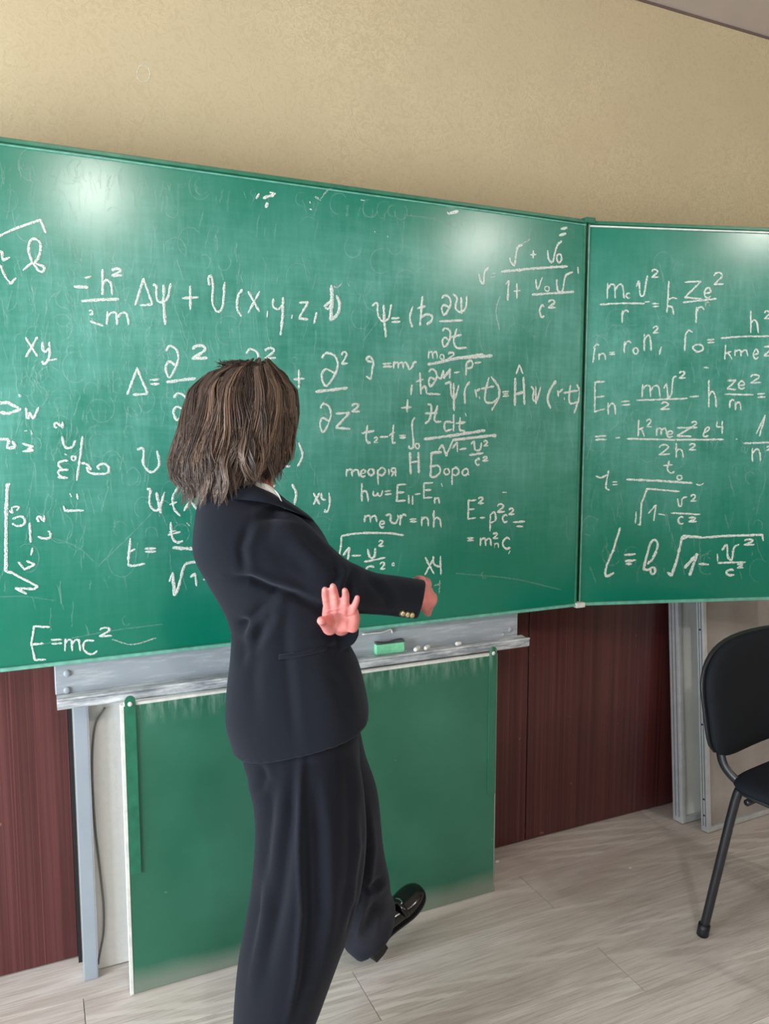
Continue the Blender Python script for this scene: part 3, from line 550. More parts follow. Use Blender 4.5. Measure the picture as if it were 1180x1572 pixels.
block(b, 880, 620, 3.933, [('=', 127, 188, 200, 222), ('L', [252, 206, 282, 204]), ('L', [320, 210, 600, 217, 905, 215]), ('k', 385, 95, 432, 198), ('2', 438, 93, 472, 142), ('m', 498, 140, 562, 192), ('e', 563, 163, 602, 202), ('Z', 620, 140, 716, 197), ('2', 708, 106, 747, 146), ('l', 778, 140, 822, 198), ('4', 862, 102, 902, 182), ('2', 510, 245, 582, 310), ('h', 616, 235, 670, 325), ('2', 694, 240, 740, 280), ('L', [980, 212, 990, 213]),
  ('L', [1102, 182, 1158, 68, 1122, 198]), ('L', [1025, 238, 1240, 231]), ('n', 1072, 262, 1132, 348), ('2', 1163, 255, 1200, 282), ('S', [578, 342, 567, 395, 588, 418, 610, 408]), ('L', [543, 372, 598, 368]), ('o', 624, 430, 656, 461), ('L', [318, 456, 500, 464, 718, 478], 2.8), ('S', [740, 483, 762, 492, 786, 479], 2), ('S', [212, 402, 195, 500, 217, 521]), ('S', [133, 435, 165, 446, 202, 428]), ('=', 234, 466, 266, 493),
  ('L', [378, 648, 374, 722], 2), ('L', [388, 728, 402, 730, 410, 600, 445, 512, 642, 530]), ('L', [402, 705, 412, 610], 2), ('L', [452, 662, 497, 610, 484, 706]), ('L', [512, 665, 552, 672]), ('S', [628, 570, 635, 612, 652, 615, 657, 572, 685, 562]), ('2', 705, 548, 742, 590), ('L', [588, 658, 765, 668]), ('c', 630, 680, 666, 726), ('2', 690, 685, 746, 712),
  ('S', [282, 745, 240, 880, 198, 985, 198, 1040, 245, 1020], 3), ('L', [240, 880, 248, 890], 4), ('L', [305, 912, 375, 907], 3), ('L', [310, 950, 378, 944], 3.4), ('L', [315, 967, 352, 965], 3.4), ('S', [445, 968, 480, 930, 508, 855, 490, 822, 462, 850, 428, 975, 428, 1000, 462, 1000], 3.2), ('o', 463, 985, 496, 1030, 3.2),
  ('L', [565, 1016, 592, 1036, 622, 950, 658, 796], 3.6), ('L', [658, 796, 780, 808], 3.6), ('L', [780, 808, 900, 798, 1140, 790, 1146, 826], 3), ('L', [655, 818, 700, 796], 2.4), ('L', [668, 992, 748, 905, 700, 1037], 4), ('L', [755, 966, 817, 970], 3), ('L', [868, 905, 870, 952], 2.4), ('S', [895, 885, 925, 852, 932, 922, 955, 940, 968, 870, 1000, 848], 3), ('2', 1024, 818, 1092, 852, 2.6), ('L', [868, 960, 1040, 956], 2.6), ('c', 918, 1000, 972, 1036, 3), ('2', 985, 965, 1024, 992, 2.6)], 2.3)
b.build('chalk_formula', wg, MATS)
b = Board(wfn, WN)
for _ in range(240):
    x = random.uniform(905, 1230); y = random.uniform(400, 880); scribble(b, x, y, random.uniform(8, 36), random.choice((0, 1, 1, 1)))
b.build('chalk_smear', wg, MATS)
b = Board(lambda x, y: onY(x, y, WY-.0012), (0, -1, 0))
b.stroke([(220+10*math.cos(t), 113+13*math.sin(t)) for t in np.linspace(0, 6.5, 18)], 1.6, 'f')
b.build('chalk_ring', wall, MATS)

# ------------------------------------------------------------------ metal rail with ledge
rail = empty('chalk_rail', 'grey painted steel rail with chalk ledge bolted under the green board', 'chalk rail')
bx('back_plate', (.020, 1.995, .792), (1.364, 2.068, .8735), GREYP, rail, .002, 1)
V = []; prof = [(1.997, .7935), (1.958, .7905), (1.9535, .786), (1.9535, .770), (1.957, .7665), (1.997, .7665)]
pts0 = [(x, y, z) for x in (.022, 1.380) for y, z in prof]; n6 = len(prof)
fc = [tuple(range(n6)), tuple(range(2*n6-1, n6-1, -1))]+[(i, (i+1) % n6, n6+(i+1) % n6, n6+i) for i in range(n6)]
fix(pydata('ledge', pts0, fc, LEDGE, rail))
bx('ledge_lip', (.022, 1.950, .790), (1.380, 1.956, .7955), LEDGE, rail, .001, 1)
def rivet(c, parent, mat, r=.009):
    bm = bmesh.new(); bmesh.ops.create_uvsphere(bm, u_segments=14, v_segments=8, radius=r)
    for v in bm.verts: v.co = Vector((v.co.x+c[0], v.co.y*.45+c[1], v.co.z+c[2]))
    me = bpy.data.meshes.new('rivet'); bm.to_mesh(me); bm.free(); return link('rivet', me, mat, parent, True)
for px, py in ((103, 1034), (103, 1060), (783, 940), (783, 967), (772, 974)): rivet(onY(px, py, 1.993), rail, GREYP, .0085 if py != 974 else .006)
bx('support_post', (.058, 2.035, .001), (.0935, 2.068, .79), simple('grey_post_paint', (158, 168, 178), .4, var=.04), rail, .003)
q = [onY(x, y, 1.991) for x, y in ((556, 974), (572, 972), (585, 971), (595, 968), (600, 966), (602, 972))]
tube('peeled_strip', q, [.0022]*6, WEDGE, rail, 8, 16)
# ------------------------------------------------------------------ lower green sheet
lp = empty('steel_sheet', 'plain dark green sheet standing on the floor under the chalk ledge', 'board panel')
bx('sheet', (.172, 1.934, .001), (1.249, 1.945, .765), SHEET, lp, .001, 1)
bx('left_edge', (.163, 1.933, .001), (.172, 1.946, .765), WEDGE, lp, .001, 1)
bx('top_edge', (.172, 1.9325, .761), (1.232, 1.946, .7685), WEDGE, lp, .001, 1)
bx('right_edge', (1.247, 1.9335, .001), (1.252, 1.9455, .765), simple('dull_grey_edge', (132, 136, 128), .6), lp, .001, 1)
def strap(x0, x1, z0, z1, mat):
    V, Fc = [], []; n = 12; out = [(x0, z0), (x1, z0), (x1, z1-(x1-x0)/2)]
    out += [((x0+x1)/2+(x1-x0)/2*math.cos(a), z1-(x1-x0)/2+(x1-x0)/2*math.sin(a)) for a in np.linspace(.2, PI-.2, n)]+[(x0, z1-(x1-x0)/2)]
    k = len(out)
    for Y in (1.9295, 1.9335): V += [(x, Y, z) for x, z in out]
    Fc = [tuple(range(k)), tuple(range(2*k-1, k-1, -1))]+[(i, (i+1) % k, k+(i+1) % k, k+i) for i in range(k)]
    s = fix(pydata('strap', V, Fc, mat, lp)); rivet(((x0+x1)/2, 1.929, z1-.020), s, WEDGE, .006); return s
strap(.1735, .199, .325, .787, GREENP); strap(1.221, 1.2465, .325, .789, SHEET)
cab = [onY(x, y, 2.060) for x, y in ((161, 1086), (147, 1110), (142, 1150), (142, 1200), (146, 1270), (154, 1340), (159, 1390), (159, 1430), (155, 1455), (152, 1470), (151, 1480))]
tag(tube('cable', cab, [.0026]*len(cab), CABLE, None, 8, 60), 'thin grey cable hanging down beside the grey post', 'cable')

# ------------------------------------------------------------------ things on the ledge
LZ = .7925
sp = empty('sponge', 'mint green board sponge with a dark felt top on the chalk ledge', 'sponge')
a0 = onZ(578, 1006, LZ+.002); a1 = onZ(627, 1000, LZ+.002); ux = a1-a0; ux[2] = 0; Ls = np.linalg.norm(ux); ux /= Ls; uy = np.array([-ux[1], ux[0], 0])
a0[1] = max(a0[1], 1.9585)
obox('foam', a0+[0, 0, 0], ux*.088, uy*.040, (0, 0, .030), FOAM, sp, .002)
V = []; 
for j, yy in enumerate((0, .040)):
    for i in range(9):
        t = i/8; V.append(a0+ux*.088*t+uy*yy+np.array([0, 0, .0345+.0025*math.cos(2*PI*t+.6)]))
for j, yy in enumerate((0, .040)):
    for i in range(9): V.append(a0+ux*.088*i/8+uy*yy+np.array([0, 0, .0295]))
Fc = []
for i in range(8): Fc += [(i, i+1, 10+i, 9+i), (18+i, 18+i+1, 28+i, 27+i), (i, i+1, 19+i, 18+i), (9+i, 10+i, 28+i, 27+i)]
Fc += [(0, 9, 27, 18), (8, 17, 35, 26)]
fix(pydata('felt', V, Fc, FELT, sp))
def chalk(px, py, ang, L, r, label):
    c = onZ(px, py, LZ+r); u = np.array([math.cos(ang), math.sin(ang), 0]); c[1] = min(max(c[1], 1.972), 1.981)
    tag(tube('chalk_stick', [c-u*L/2, c+u*L/2], [r, r*.92], CHALKS, None, 12, 4, endr=True), label, 'chalk')
chalk(640, 996, .75, .022, .0072, 'white chalk stub beside the sponge, largest of the three'); chalk(655, 994, .75, .019, .0068, 'white chalk stub second from the sponge on the ledge')
chalk(705, 989, .1, .009, .0066, 'small round chalk stub farthest right on the ledge')
for px, py, r, lb in ((763, 1322, .006, 'white crumb on the floor beside the green sheet corner'), (967, 1332, .0035, 'tiny white crumb on the floor between sheet and chair leg')):
    c = onZ(px, py, r*.5); bm = bmesh.new(); bmesh.ops.create_icosphere(bm, subdivisions=2, radius=r)
    for v in bm.verts: v.co = Vector(tuple(c))+Vector((v.co.x*1.3, v.co.y*.8, v.co.z*.55))*(1+.3*noise.noise(v.co*300))
    me = bpy.data.meshes.new('chalk_crumb'); bm.to_mesh(me); bm.free(); tag(link('chalk_crumb', me, CHALKS, None, True), lb, 'chalk')

# ------------------------------------------------------------------ boards leaning under the wing
def leaning(name, x0, y0, ang, W, Hh, th, lean, face, label, fw=.03):
    r = empty(name, label, 'board')
    u = np.array([math.cos(ang), math.sin(ang), 0]); nb = np.array([-math.sin(ang), math.cos(ang), 0])
    up = np.array([0, 0, 1])*math.cos(lean)+nb*math.sin(lean); dp = nb*math.cos(lean)-np.array([0, 0, 1])*math.sin(lean)
    p = np.array([x0, y0, .001+th*math.sin(lean)])
    obox('face', p+u*.006+dp*(th*.3)+up*.006, u*(W-.012), dp*(th*.5), up*(Hh-.012), face, r)
    obox('frame', p, u*fw, dp*th, up*Hh, ALU, r, .003); obox('frame', p+u*(W-fw), u*fw, dp*th, up*Hh, ALU, r, .003)
    obox('frame', p+u*fw, u*(W-2*fw), dp*th, up*fw, ALU, r, .003); obox('frame', p+u*fw+up*(Hh-fw), u*(W-2*fw), dp*th, up*fw, ALU, r, .003)
    for k in (0.32, .68): obox('groove', p+dp*(th*k-.0016)-u*.0006+up*.02, u*.002, dp*.0032, up*(Hh-.04), simple('groove_grey', (96, 102, 106), .5), r)
    for t in (.05, .10, .33, .62, .85): 
        c = p+dp*th*.5-u*.001+up*Hh*t; bm = bmesh.new(); bmesh.ops.create_uvsphere(bm, u_segments=10, v_segments=6, radius=.004)
        for v in bm.verts: v.co = Vector(tuple(c))+Vector((v.co.x*.4, v.co.y, v.co.z))
        me = bpy.data.meshes.new('screw'); bm.to_mesh(me); bm.free(); link('screw', me, BMETAL if th < .035 else ALU, r, True)
    return r
leaning('whiteboard', 2.103, 2.000, 0.0, 1.35, 1.24, .046, math.radians(4.6), WBFACE, 'white faced board in a thick aluminium frame leaning nearest the wall', .022)
leaning('whiteboard', 2.139, 1.915, 0.03, 1.05, 1.18, .030, math.radians(4.6), FROST, 'brownish grey framed board leaning in front behind the black chair', .018)

# ------------------------------------------------------------------ chair
CHO = np.array([1.683, 1.51, 0]); CW = np.array([.987, .157, 0]); CFV = np.array([.157, -.987, 0])
def CP(u, v, z): return CHO+CW*u+CFV*v+np.array([0, 0, z])
ch = empty('chair', 'black padded stacking chair with metal tube legs at the right', 'chair')
for s in (0, 1):
    U = lambda u: u if s == 0 else .50-u
    k = .012
    tube('leg', [CP(U(.0), 0, .004), CP(U(.022), .028, .22), CP(U(.044), .056, .425), CP(U(.048), .072, .446), CP(U(.05), .10, .452)], .0125, BMETAL, ch, 14, 24)
    tube('leg', [CP(U(.0), .50, .004), CP(U(.022), .468, .22), CP(U(.044), .432, .415), CP(U(.05), .40, .44)], .0125, BMETAL, ch, 14, 24)
    for v0, vd in ((0, 0), (.50, .50)):
        tube('foot_cap', [CP(U(-.001), v0, .0005), CP(U(.001), v0+(.004 if v0 == 0 else -.004), .034)], .0165, BPLAS, ch, 14, 4)
    tube('back_tube', [CP(U(.05), .36, .452), CP(U(.05), .16, .452), CP(U(.046), .075, .462), CP(U(.036), .022, .50), CP(U(.036), .004, .56), CP(U(.045), -.010, .68), CP(U(.055), -.024, .78)], .0135, BMETAL, ch, 14, 50, (CW, .62))
tube('crossbar', [CP(.046, .085, .418), CP(.454, .085, .418)], .0095, BMETAL, ch, 12, 4); tube('crossbar', [CP(.046, .40, .418), CP(.454, .40, .418)], .0095, BMETAL, ch, 12, 4)
def pad(name, fn, mat, nu=28, nv=20, p=4.0, th=.022, parent=ch, pb=4.0):
    """cushion: fn(a,b) centre surface for a,b in -1..1 squircle, thickness along returned normal"""
    rings = []; V = []; Fc = []
    def disc(a, r):
        pw = p if math.sin(a) >= 0 else pb  # superellipse boundary scaled
        c, s = math.cos(a), math.sin(a); k = (abs(c)**pw+abs(s)**pw)**(-1/pw); return r*k*c, r*k*s
    prof = [(.0, 1), (.4, 1), (.75, .96), (.92, .78), (.985, .42), (1.0, 0), (.985, -.42), (.92, -.78), (.75, -.96), (.4, -1), (.0, -1)]
    n = 56
    for r, h in prof:
        for j in range(n):
            x, y = disc(2*PI*j/n, max(r, .001)); c, nn = fn(x, y); V.append(c+nn*th*h)
    for i in range(len(prof)-1):
        for j in range(n): Fc.append((i*n+j, i*n+(j+1) % n, (i+1)*n+(j+1) % n, (i+1)*n+j))
    return fix(pydata(name, V, Fc, mat, parent, True))
def backf(off, dv=0, scl=1.0):
    def f(a, b):
        hw = (.285+.016*b)*scl; u = .224+a*hw; z = .698+b*.160*scl; v = -.006-.018*b+.022*a*a+dv
        nn = CFV*.99+np.array([0, 0, .11]); return CP(u, v, z), nn/np.linalg.norm(nn)
    return f
pad('backrest', backf(0, .012), UPH, th=.020, p=2.7, pb=6.5); pad('back_shell', backf(0, -.008, 1.0), BPLAS, th=.012, p=2.7, pb=6.5)
def seatf(dz, scl=1.0):
    def f(a, b):
        u = .25+a*.262*scl; v = .270+b*.228*scl; z = .474+dz-.012*(1-a*a)*(1-b*b)-.022*max(0, b-.45)**1.3; return CP(u, v, z), np.array([0, 0, 1.0])
    return f
pad('seat', seatf(0), UPH, th=.020, p=6, pb=7); pad('seat_shell', seatf(-.014, .985), BPLAS, th=.012, p=6, pb=7)

# ------------------------------------------------------------------ person
BODY_VOX = .0028
def tp(L, n=None, **k):  # tube from (x,y,d,r)
    pts = [P(a[0], a[1], a[2]) for a in L]; return tube_geo(pts, [a[3] for a in L], 16, n or 4*len(L), k.get('flat'))
geos = []
# torso, neck
geos.append(sil_geo([(385, 765, 425, 772, 1.665, .05), (345, 785, 455, 795, 1.67, .105), (330, 830, 466, 830, 1.67, .125), (347, 890, 478, 890, 1.66, .108), (375, 960, 495, 955, 1.66, .092), (378, 1040, 512, 1030, 1.66, .105), (396, 1105, 522, 1092, 1.67, .095), (412, 1150, 510, 1140, 1.67, .07)], 30, 28))
geos.append(tp([(390, 785, 1.67, .050), (388, 738, 1.672, .043), (382, 690, 1.67, .045)], 10))
# head: skull + jaw, face turned to the right and away
HC = P(378, 648, 1.668); fa = math.radians(52); HF = RT*math.cos(fa)+FH*math.sin(fa); HR = np.array([HF[1], -HF[0], 0]); HU = np.array([0, 0, 1.0])
hf2 = HF*math.cos(.1)-HU*math.sin(.1); hu2 = HU*math.cos(.1)+HF*math.sin(.1)
def HP(r, f, u): return HC+HR*r+hf2*f+hu2*u
def ell(c, a, b, cc, nu=28, nv=18, ex=None):
    rings = []
    for i in range(1, nv):
        th = PI*i/nv; rings.append([HP(c[0]+a*math.sin(th)*math.cos(t), c[1]+b*math.sin(th)*math.sin(t), c[2]+cc*math.cos(th)) for t in np.linspace(0, 2*PI, nu, False)])
    return ringmesh(rings)
geos += [ell((0, -.005, .030), .072, .090, .082), ell((0, .028, -.025), .058, .060, .085), ell((0, .070, -.088), .026, .022, .020), ell((0, .035, -.065), .048, .045, .040)]
geos += [ell((0, .096, -.022), .011, .016, .020, 14, 10), ell((0, .088, -.002), .008, .012, .026, 14, 10), ell((0, .086, -.057), .020, .008, .0055, 14, 8), ell((0, .084, -.066), .017, .008, .006, 14, 8)]
for s in (-1, 1):
    geos += [ell((s*.034, .060, -.035), .024, .022, .022, 14, 10), ell((s*.030, .078, .022), .022, .010, .007, 14, 8), ell((s*.071, -.008, -.012), .009, .019, .031, 14, 10)]
# near (right) arm
geos.append(tp([(420, 850, 1.61, .042), (465, 862, 1.605, .040), (510, 898, 1.615, .034), (560, 910, 1.668, .030), (610, 916, 1.728, .026), (648, 919, 1.770, .023), (656, 920, 1.785, .024)], 26))
# right hand, hanging away beyond the cuff: palm, four curled fingers, thumb
geos.append(tube_geo([P(650, 919, 1.765), P(655, 920, 1.80), P(655, 921, 1.835)], [.026, .036, .036], 18, 8, (RT, .5)))
for k, (dy, ln) in enumerate(((-25, .030), (-9, .034), (7, .031), (18, .024))):
    c = P(656, 920+dy, 1.845); geos.append(tube_geo([c-FH*.02, c+FH*.020, c+FH*(.020+ln*.6)-RT*.012, c+FH*(.020+ln*.5)-RT*.034], [.0095, .009, .0082, .007], 12, 12))
c = P(652, 895, 1.80); geos.append(tube_geo([c-UP*.01, c+FH*.02+UP*.004-RT*.006, c+FH*.045-RT*.016+UP*.002], [.011, .0095, .0075], 12, 9))
# far (left) arm, wraps in front of the body and comes out below the near sleeve, pointing at the camera
geos.append(tp([(405, 815, 1.80, .050), (445, 865, 1.81, .044), (485, 915, 1.80, .040), (505, 945, 1.74, .036), (518, 958, 1.66, .029), (523, 961, 1.595, .0215), (523, 957, 1.570, .020)], 26))
# left hand: palm to the camera, fingers up
def hp(x, y, d): return P(x, y, d)
palm = [((498, 960, 547, 960), 1.555, .013), ]
geos.append(sil_geo([(503, 968, 542, 968, 1.560, .016), (498, 958, 548, 960, 1.550, .0185), (494, 945, 550, 946, 1.535, .0175), (495, 933, 549, 937, 1.520, .014), (497, 925, 546, 931, 1.508, .0105)], 14, 24, 2.4))
geos.append(tube_geo([hp(541, 962, 1.548), hp(543, 950, 1.532), hp(543, 940, 1.52)], [.013, .0125, .010], 14, 8))
geos.append(tube_geo([hp(506, 964, 1.548), hp(501, 958, 1.528), hp(495.5, 954, 1.505), hp(493, 953, 1.487)], [.0155, .0135, .0105, .0090], 14, 12))
for pts, r in ((((504, 938, 1.518), (501.0, 924, 1.500), (499.0, 912, 1.486), (498.6, 905, 1.474)), (.0088, .0081, .0075, .0062)),
               (((515.5, 936, 1.514), (514.6, 920, 1.494), (512.4, 907, 1.480), (510.8, 900, 1.468)), (.0088, .0083, .0077, .0064)),
               (((528, 937, 1.514), (530.0, 922, 1.496), (530.4, 913, 1.482), (529.2, 906.5, 1.470)), (.0086, .0080, .0074, .0061)),
               (((539, 943, 1.520), (543.5, 931, 1.505), (546.6, 923, 1.494), (548.2, 917, 1.485)), (.0079, .0071, .0064, .0053))):
    geos.append(tube_geo([hp(*q) for q in pts], r, 14, 12))
# legs and feet (under the trousers)
geos.append(tp([(455, 1120, 1.64, .070), (458, 1250, 1.61, .062), (455, 1370, 1.58, .055), (435, 1500, 1.57, .048), (418, 1660, 1.56, .036), (417, 1705, 1.56, .034)], 30))
geos.append(tp([(488, 1130, 1.73, .066), (518, 1220, 1.80, .060), (545, 1310, 1.87, .054), (553, 1370, 1.95, .042), (566, 1420, 2.04, .030), (577, 1440, 2.085, .024)], 30))
person = remesh('person', geos, BODY_VOX, SKIN, None, 2, .5, wrinkles([([(498, 945), (508, 939), (520, 938), (528, 934)], 1.5, .0014), ([(503, 939), (512, 946), (514, 956), (511, 966)], 1.8, .0018), ([(520, 943), (532, 947), (546, 944)], 1.5, .0013),
    ([(497, 925), (506, 925)], 1.2, .0008), ([(511, 921), (519, 921)], 1.2, .0008), ([(526, 924), (534, 924)], 1.2, .0008), ([(540, 932), (547, 935)], 1.2, .0008), ([(520, 940), (524, 952), (522, 966)], 4.5, .0022)]))
tag(person, 'person in a black suit with brown bobbed hair stepping past the board with crossed arms', 'person')
# eyes (on the far side of the head)
for s in (-1, 1):
    c = HP(s*.030, .0795, .006); bm = bmesh.new(); bmesh.ops.create_uvsphere(bm, u_segments=16, v_segments=10, radius=.0105)
    for v in bm.verts: v.co += Vector(tuple(c))
    me = bpy.data.meshes.new('eye'); bm.to_mesh(me); bm.free(); e = link('eye', me, SHIRT, person, True)
    c = HP(s*.030, .0885, .006); bm = bmesh.new(); bmesh.ops.create_uvsphere(bm, u_segments=12, v_segments=8, radius=.0045)
    for v in bm.verts: v.co = v.co*.8+Vector(tuple(c))
    me = bpy.data.meshes.new('iris'); bm.to_mesh(me); bm.free(); link('iris', me, LEATHER, e, True)

# ---- jacket
def jfold(t, s): return .010*math.sin(3*t+7*s)+.008*math.sin(5*t-9*s+1)
J = [sil_geo([(372, 742, 420, 752, 1.675, .045, 2), (338, 748, 440, 770, 1.675, .085, 2), (310, 764, 460, 785, 1.675, .125, 2.2), (304, 800, 480, 803, 1.675, .160, 2.4), (304, 845, 502, 838, 1.67, .165, 2.5),
              (324, 887, 517, 868, 1.665, .150, 2.5), (345, 925, 524, 915, 1.66, .132, 2.5), (358, 960, 530, 950, 1.66, .122, 2.6), (357, 1000, 533, 985, 1.66, .125, 2.6), (351, 1050, 550, 1022, 1.66, .138, 2.6),
              (349, 1097, 561, 1064, 1.66, .150, 2.6), (358, 1133, 566, 1092, 1.66, .152, 2.6), (361, 1141, 566, 1099, 1.66, .152, 2.6)], 70, 56, fold=jfold)]
J.append(sil_geo([(425, 783, 368, 850, 1.600, .055, 2.2), (448, 788, 366, 885, 1.590, .072, 2.2), (472, 803, 402, 903, 1.590, .074, 2.2), (503, 834, 450, 917, 1.592, .068, 2.2), (530, 858, 480, 930, 1.600, .062, 2.2), (548, 867, 518, 938, 1.618, .056, 2.2),
                  (575, 879, 550, 941, 1.660, .064, 2.2), (615, 885, 592, 944, 1.712, .062, 2.2), (648, 890, 633, 949, 1.758, .058, 2.2), (653, 891, 640, 949, 1.764, .058, 2.2)], 60, 40))
far = [(400, 800, 1.80, .070), (440, 860, 1.82, .062), (483, 912, 1.81, .056), (503, 940, 1.75, .050), (514, 955, 1.68, .044), (522, 967, 1.600, .0385), (523, 969, 1.585, .0385)]
J.append(tube_geo([P(a, b, c) for a, b, c, r in far], [r for *_, r in far], 30, 40, None, False))
folds = [([(387, 797), (420, 790), (455, 792), (470, 800)], 7, .006), ([(384, 800), (370, 840), (376, 885)], 8, .006),
         ([(352, 886), (385, 889), (415, 902), (455, 914), (492, 934)], 7, .012), ([(430, 905), (405, 930), (378, 955), (362, 970)], 8, .009), ([(424, 912), (412, 950), (392, 985), (372, 1010)], 9, .006),
         ([(364, 948), (375, 962), (372, 985)], 7, .006), ([(358, 975), (372, 990), (370, 1025)], 8, .005), ([(428, 1009), (465, 1003), (500, 995), (520, 990)], 3.2, .004), ([(440, 930), (438, 1000), (446, 1080), (453, 1155)], 10, .0035),
         ([(400, 900), (398, 960), (388, 1040), (392, 1110)], 12, .004), ([(512, 862), (520, 885), (505, 905)], 7, .006), ([(545, 872), (533, 895), (545, 930)], 7, .006), ([(560, 885), (590, 915), (600, 935)], 8, .004),
         ([(455, 800), (480, 835), (510, 860)], 9, .004), ([(420, 830), (455, 860), (480, 890)], 14, .004), ([(505, 1030), (525, 1060), (535, 1100)], 10, .003)]
jacket = remesh('jacket', J, .0042, SUIT, person, 5, .5, wrinkles(folds))
# collar stand, lapel, pocket flap, cuffs opening, buttons
def band(name, A, B, th, mat, parent, n=24):
    A = crom(A, n); B = crom(B, n); V = []; Fc = []
    for k in (0, 1):
        for a, b in zip(A, B):
            nn = np.cross(b-a, FH*0+np.array([0, 0, 1.0])); 
            V += [a-FH*th*k*-1, b-FH*th*k*-1]
    m_ = 2*n
    for i in range(n-1):
        a = 2*i; Fc += [(a, a+1, a+3, a+2), (m_+a, m_+a+2, m_+a+3, m_+a+1)]
        Fc += [(a, a+2, m_+a+2, m_+a), (a+1, m_+a+1, m_+a+3, a+3)]
    Fc += [(0, m_, m_+1, 1), (2*n-2, 2*n-1, m_+2*n-1, m_+2*n-2)]
    return fix(pydata(name, V, Fc, mat, parent, True))
# ring collar around the neck, jacket outside, shirt inside
def collar(name, pts_low, pts_up, th, mat, parent):
    lo = crom(pts_low, 40); up_ = crom(pts_up, 40); c = lo.mean(0); V = []; n = 40
    for i in range(n):
        o = lo[i]-c; o[2] = 0; o = o/np.linalg.norm(o)*th; V += [lo[i], up_[i], up_[i]+o, lo[i]+o]
    Fc = []
    for i in range(n-1):
        for j in range(4): a = 4*i+j; b2 = 4*i+(j+1) % 4; Fc.append((a, b2, b2+4, a+4))
    Fc += [(0, 1, 2, 3), (4*n-4, 4*n-1, 4*n-2, 4*n-3)]
    return fix(pydata(name, V, Fc, mat, parent, True))
collar('collar', [P(*q) for q in ((478, 800, 1.66), (458, 789, 1.60), (425, 776, 1.565), (385, 768, 1.562), (350, 765, 1.60), (335, 763, 1.68), (360, 762, 1.76))],
       [P(*q) for q in ((470, 792, 1.665), (448, 776, 1.62), (418, 758, 1.600), (383, 742, 1.600), (356, 735, 1.63), (345, 738, 1.68), (366, 745, 1.74))], .006, SUIT, jacket)
collar('shirt_collar', [P(*q) for q in ((436, 783, 1.60), (430, 775, 1.598), (412, 765, 1.600), (385, 760, 1.612), (362, 755, 1.645), (356, 752, 1.69), (375, 752, 1.73))],
       [P(*q) for q in ((430, 768, 1.585), (424, 756, 1.592), (408, 743, 1.604), (386, 738, 1.618), (368, 735, 1.65), (364, 735, 1.69), (380, 737, 1.72))], .0035, SHIRT, person)
lap = [[P(*q) for q in ((445, 779, 1.64), (462, 800, 1.585), (482, 818, 1.575), (500, 838, 1.60))], [P(*q) for q in ((453, 777, 1.66), (480, 799, 1.66), (497, 822, 1.67), (510, 848, 1.67))]]
band('lapel', lap[0], lap[1], .006, SUIT, jacket)
def on_front(x, y, d0, d1, me):  # first surface hit of a garment along the view ray
    r = ray(x, y); loc, nr, idx, ds = me_bvh.ray_cast(Vector(tuple(CC)), Vector(tuple(r/np.linalg.norm(r)))); return np.array(loc) if loc is not None else P(x, y, (d0+d1)/2)
from mathutils.bvhtree import BVHTree
me_bvh = BVHTree.FromPolygons([v.co for v in jacket.data.vertices], [p.vertices for p in jacket.data.polygons])
A = [on_front(x, y, 1.5, 1.6, None)-FH*.004 for x, y in ((428, 1005), (450, 1002), (475, 998), (501, 991))]
B = [on_front(x, y, 1.5, 1.6, None)-FH*.0035 for x, y in ((427, 1012), (450, 1009), (476, 1004.5), (502, 997.5))]
band('pocket_flap', A, B, .006, SUIT, jacket, 16)
def button(px, py, off=.0):
    c = on_front(px, py, 1.7, 1.75, None); bm = bmesh.new(); bmesh.ops.create_uvsphere(bm, u_segments=12, v_segments=8, radius=.0068)
    for v in bm.verts: v.co = v.co*1.05+Vector(tuple(c-FH*.002-UP*.002))
    me = bpy.data.meshes.new('cuff_button'); bm.to_mesh(me); bm.free(); return link('cuff_button', me, BRASS, jacket, True)
for x, y in ((617, 940), (624.5, 941.5), (631.5, 942.5)): button(x, y)

# ---- trousers
def lf(ph, a1=.022, a2=.03): 
    return lambda t, s: a1*math.sin(4*t+ph+2.0*s)*(.4+s)+a2*math.exp(-((((t+PI/2+ph*.0)+PI) % (2*PI)-PI)/.22)**2)
T = [sil_geo([(385, 1040, 520, 1030, 1.66, .12, 2.4), (374, 1100, 545, 1075, 1.66, .135, 2.4), (376, 1160, 551, 1135, 1.665, .135, 2.4), (392, 1200, 552, 1185, 1.68, .12, 2.4)], 16, 44),
     sil_geo([(380, 1135, 540, 1125, 1.635, .10, 2.3), (383, 1190, 552, 1180, 1.625, .112, 2.3), (392, 1230, 558, 1225, 1.615, .115, 2.3), (394, 1285, 561, 1300, 1.605, .115, 2.3), (386, 1370, 550, 1385, 1.595, .115, 2.3), (370, 1460, 523, 1458, 1.585, .118, 2.3), (363, 1530, 498, 1525, 1.58, .12, 2.3), (360, 1600, 474, 1595, 1.575, .122, 2.3), (357, 1690, 468, 1685, 1.57, .125, 2.3), (355, 1722, 468, 1718, 1.57, .125, 2.3)], 70, 60, fold=lf(0.3)),
     sil_geo([(470, 1120, 550, 1112, 1.74, .09, 2.2), (475, 1160, 561, 1165, 1.765, .10, 2.2), (490, 1215, 579, 1220, 1.80, .10, 2.2), (500, 1300, 588, 1305, 1.86, .10, 2.2), (508, 1345, 597, 1350, 1.91, .095, 2.2), (515, 1385, 600, 1374, 1.96, .085, 2.2), (519, 1425, 606, 1390, 2.02, .075, 2.3), (528, 1450, 604, 1415, 2.055, .060, 2.4), (545, 1467, 598, 1432, 2.07, .052, 2.4)], 60, 50, fold=lf(1.2, .02, 0))]
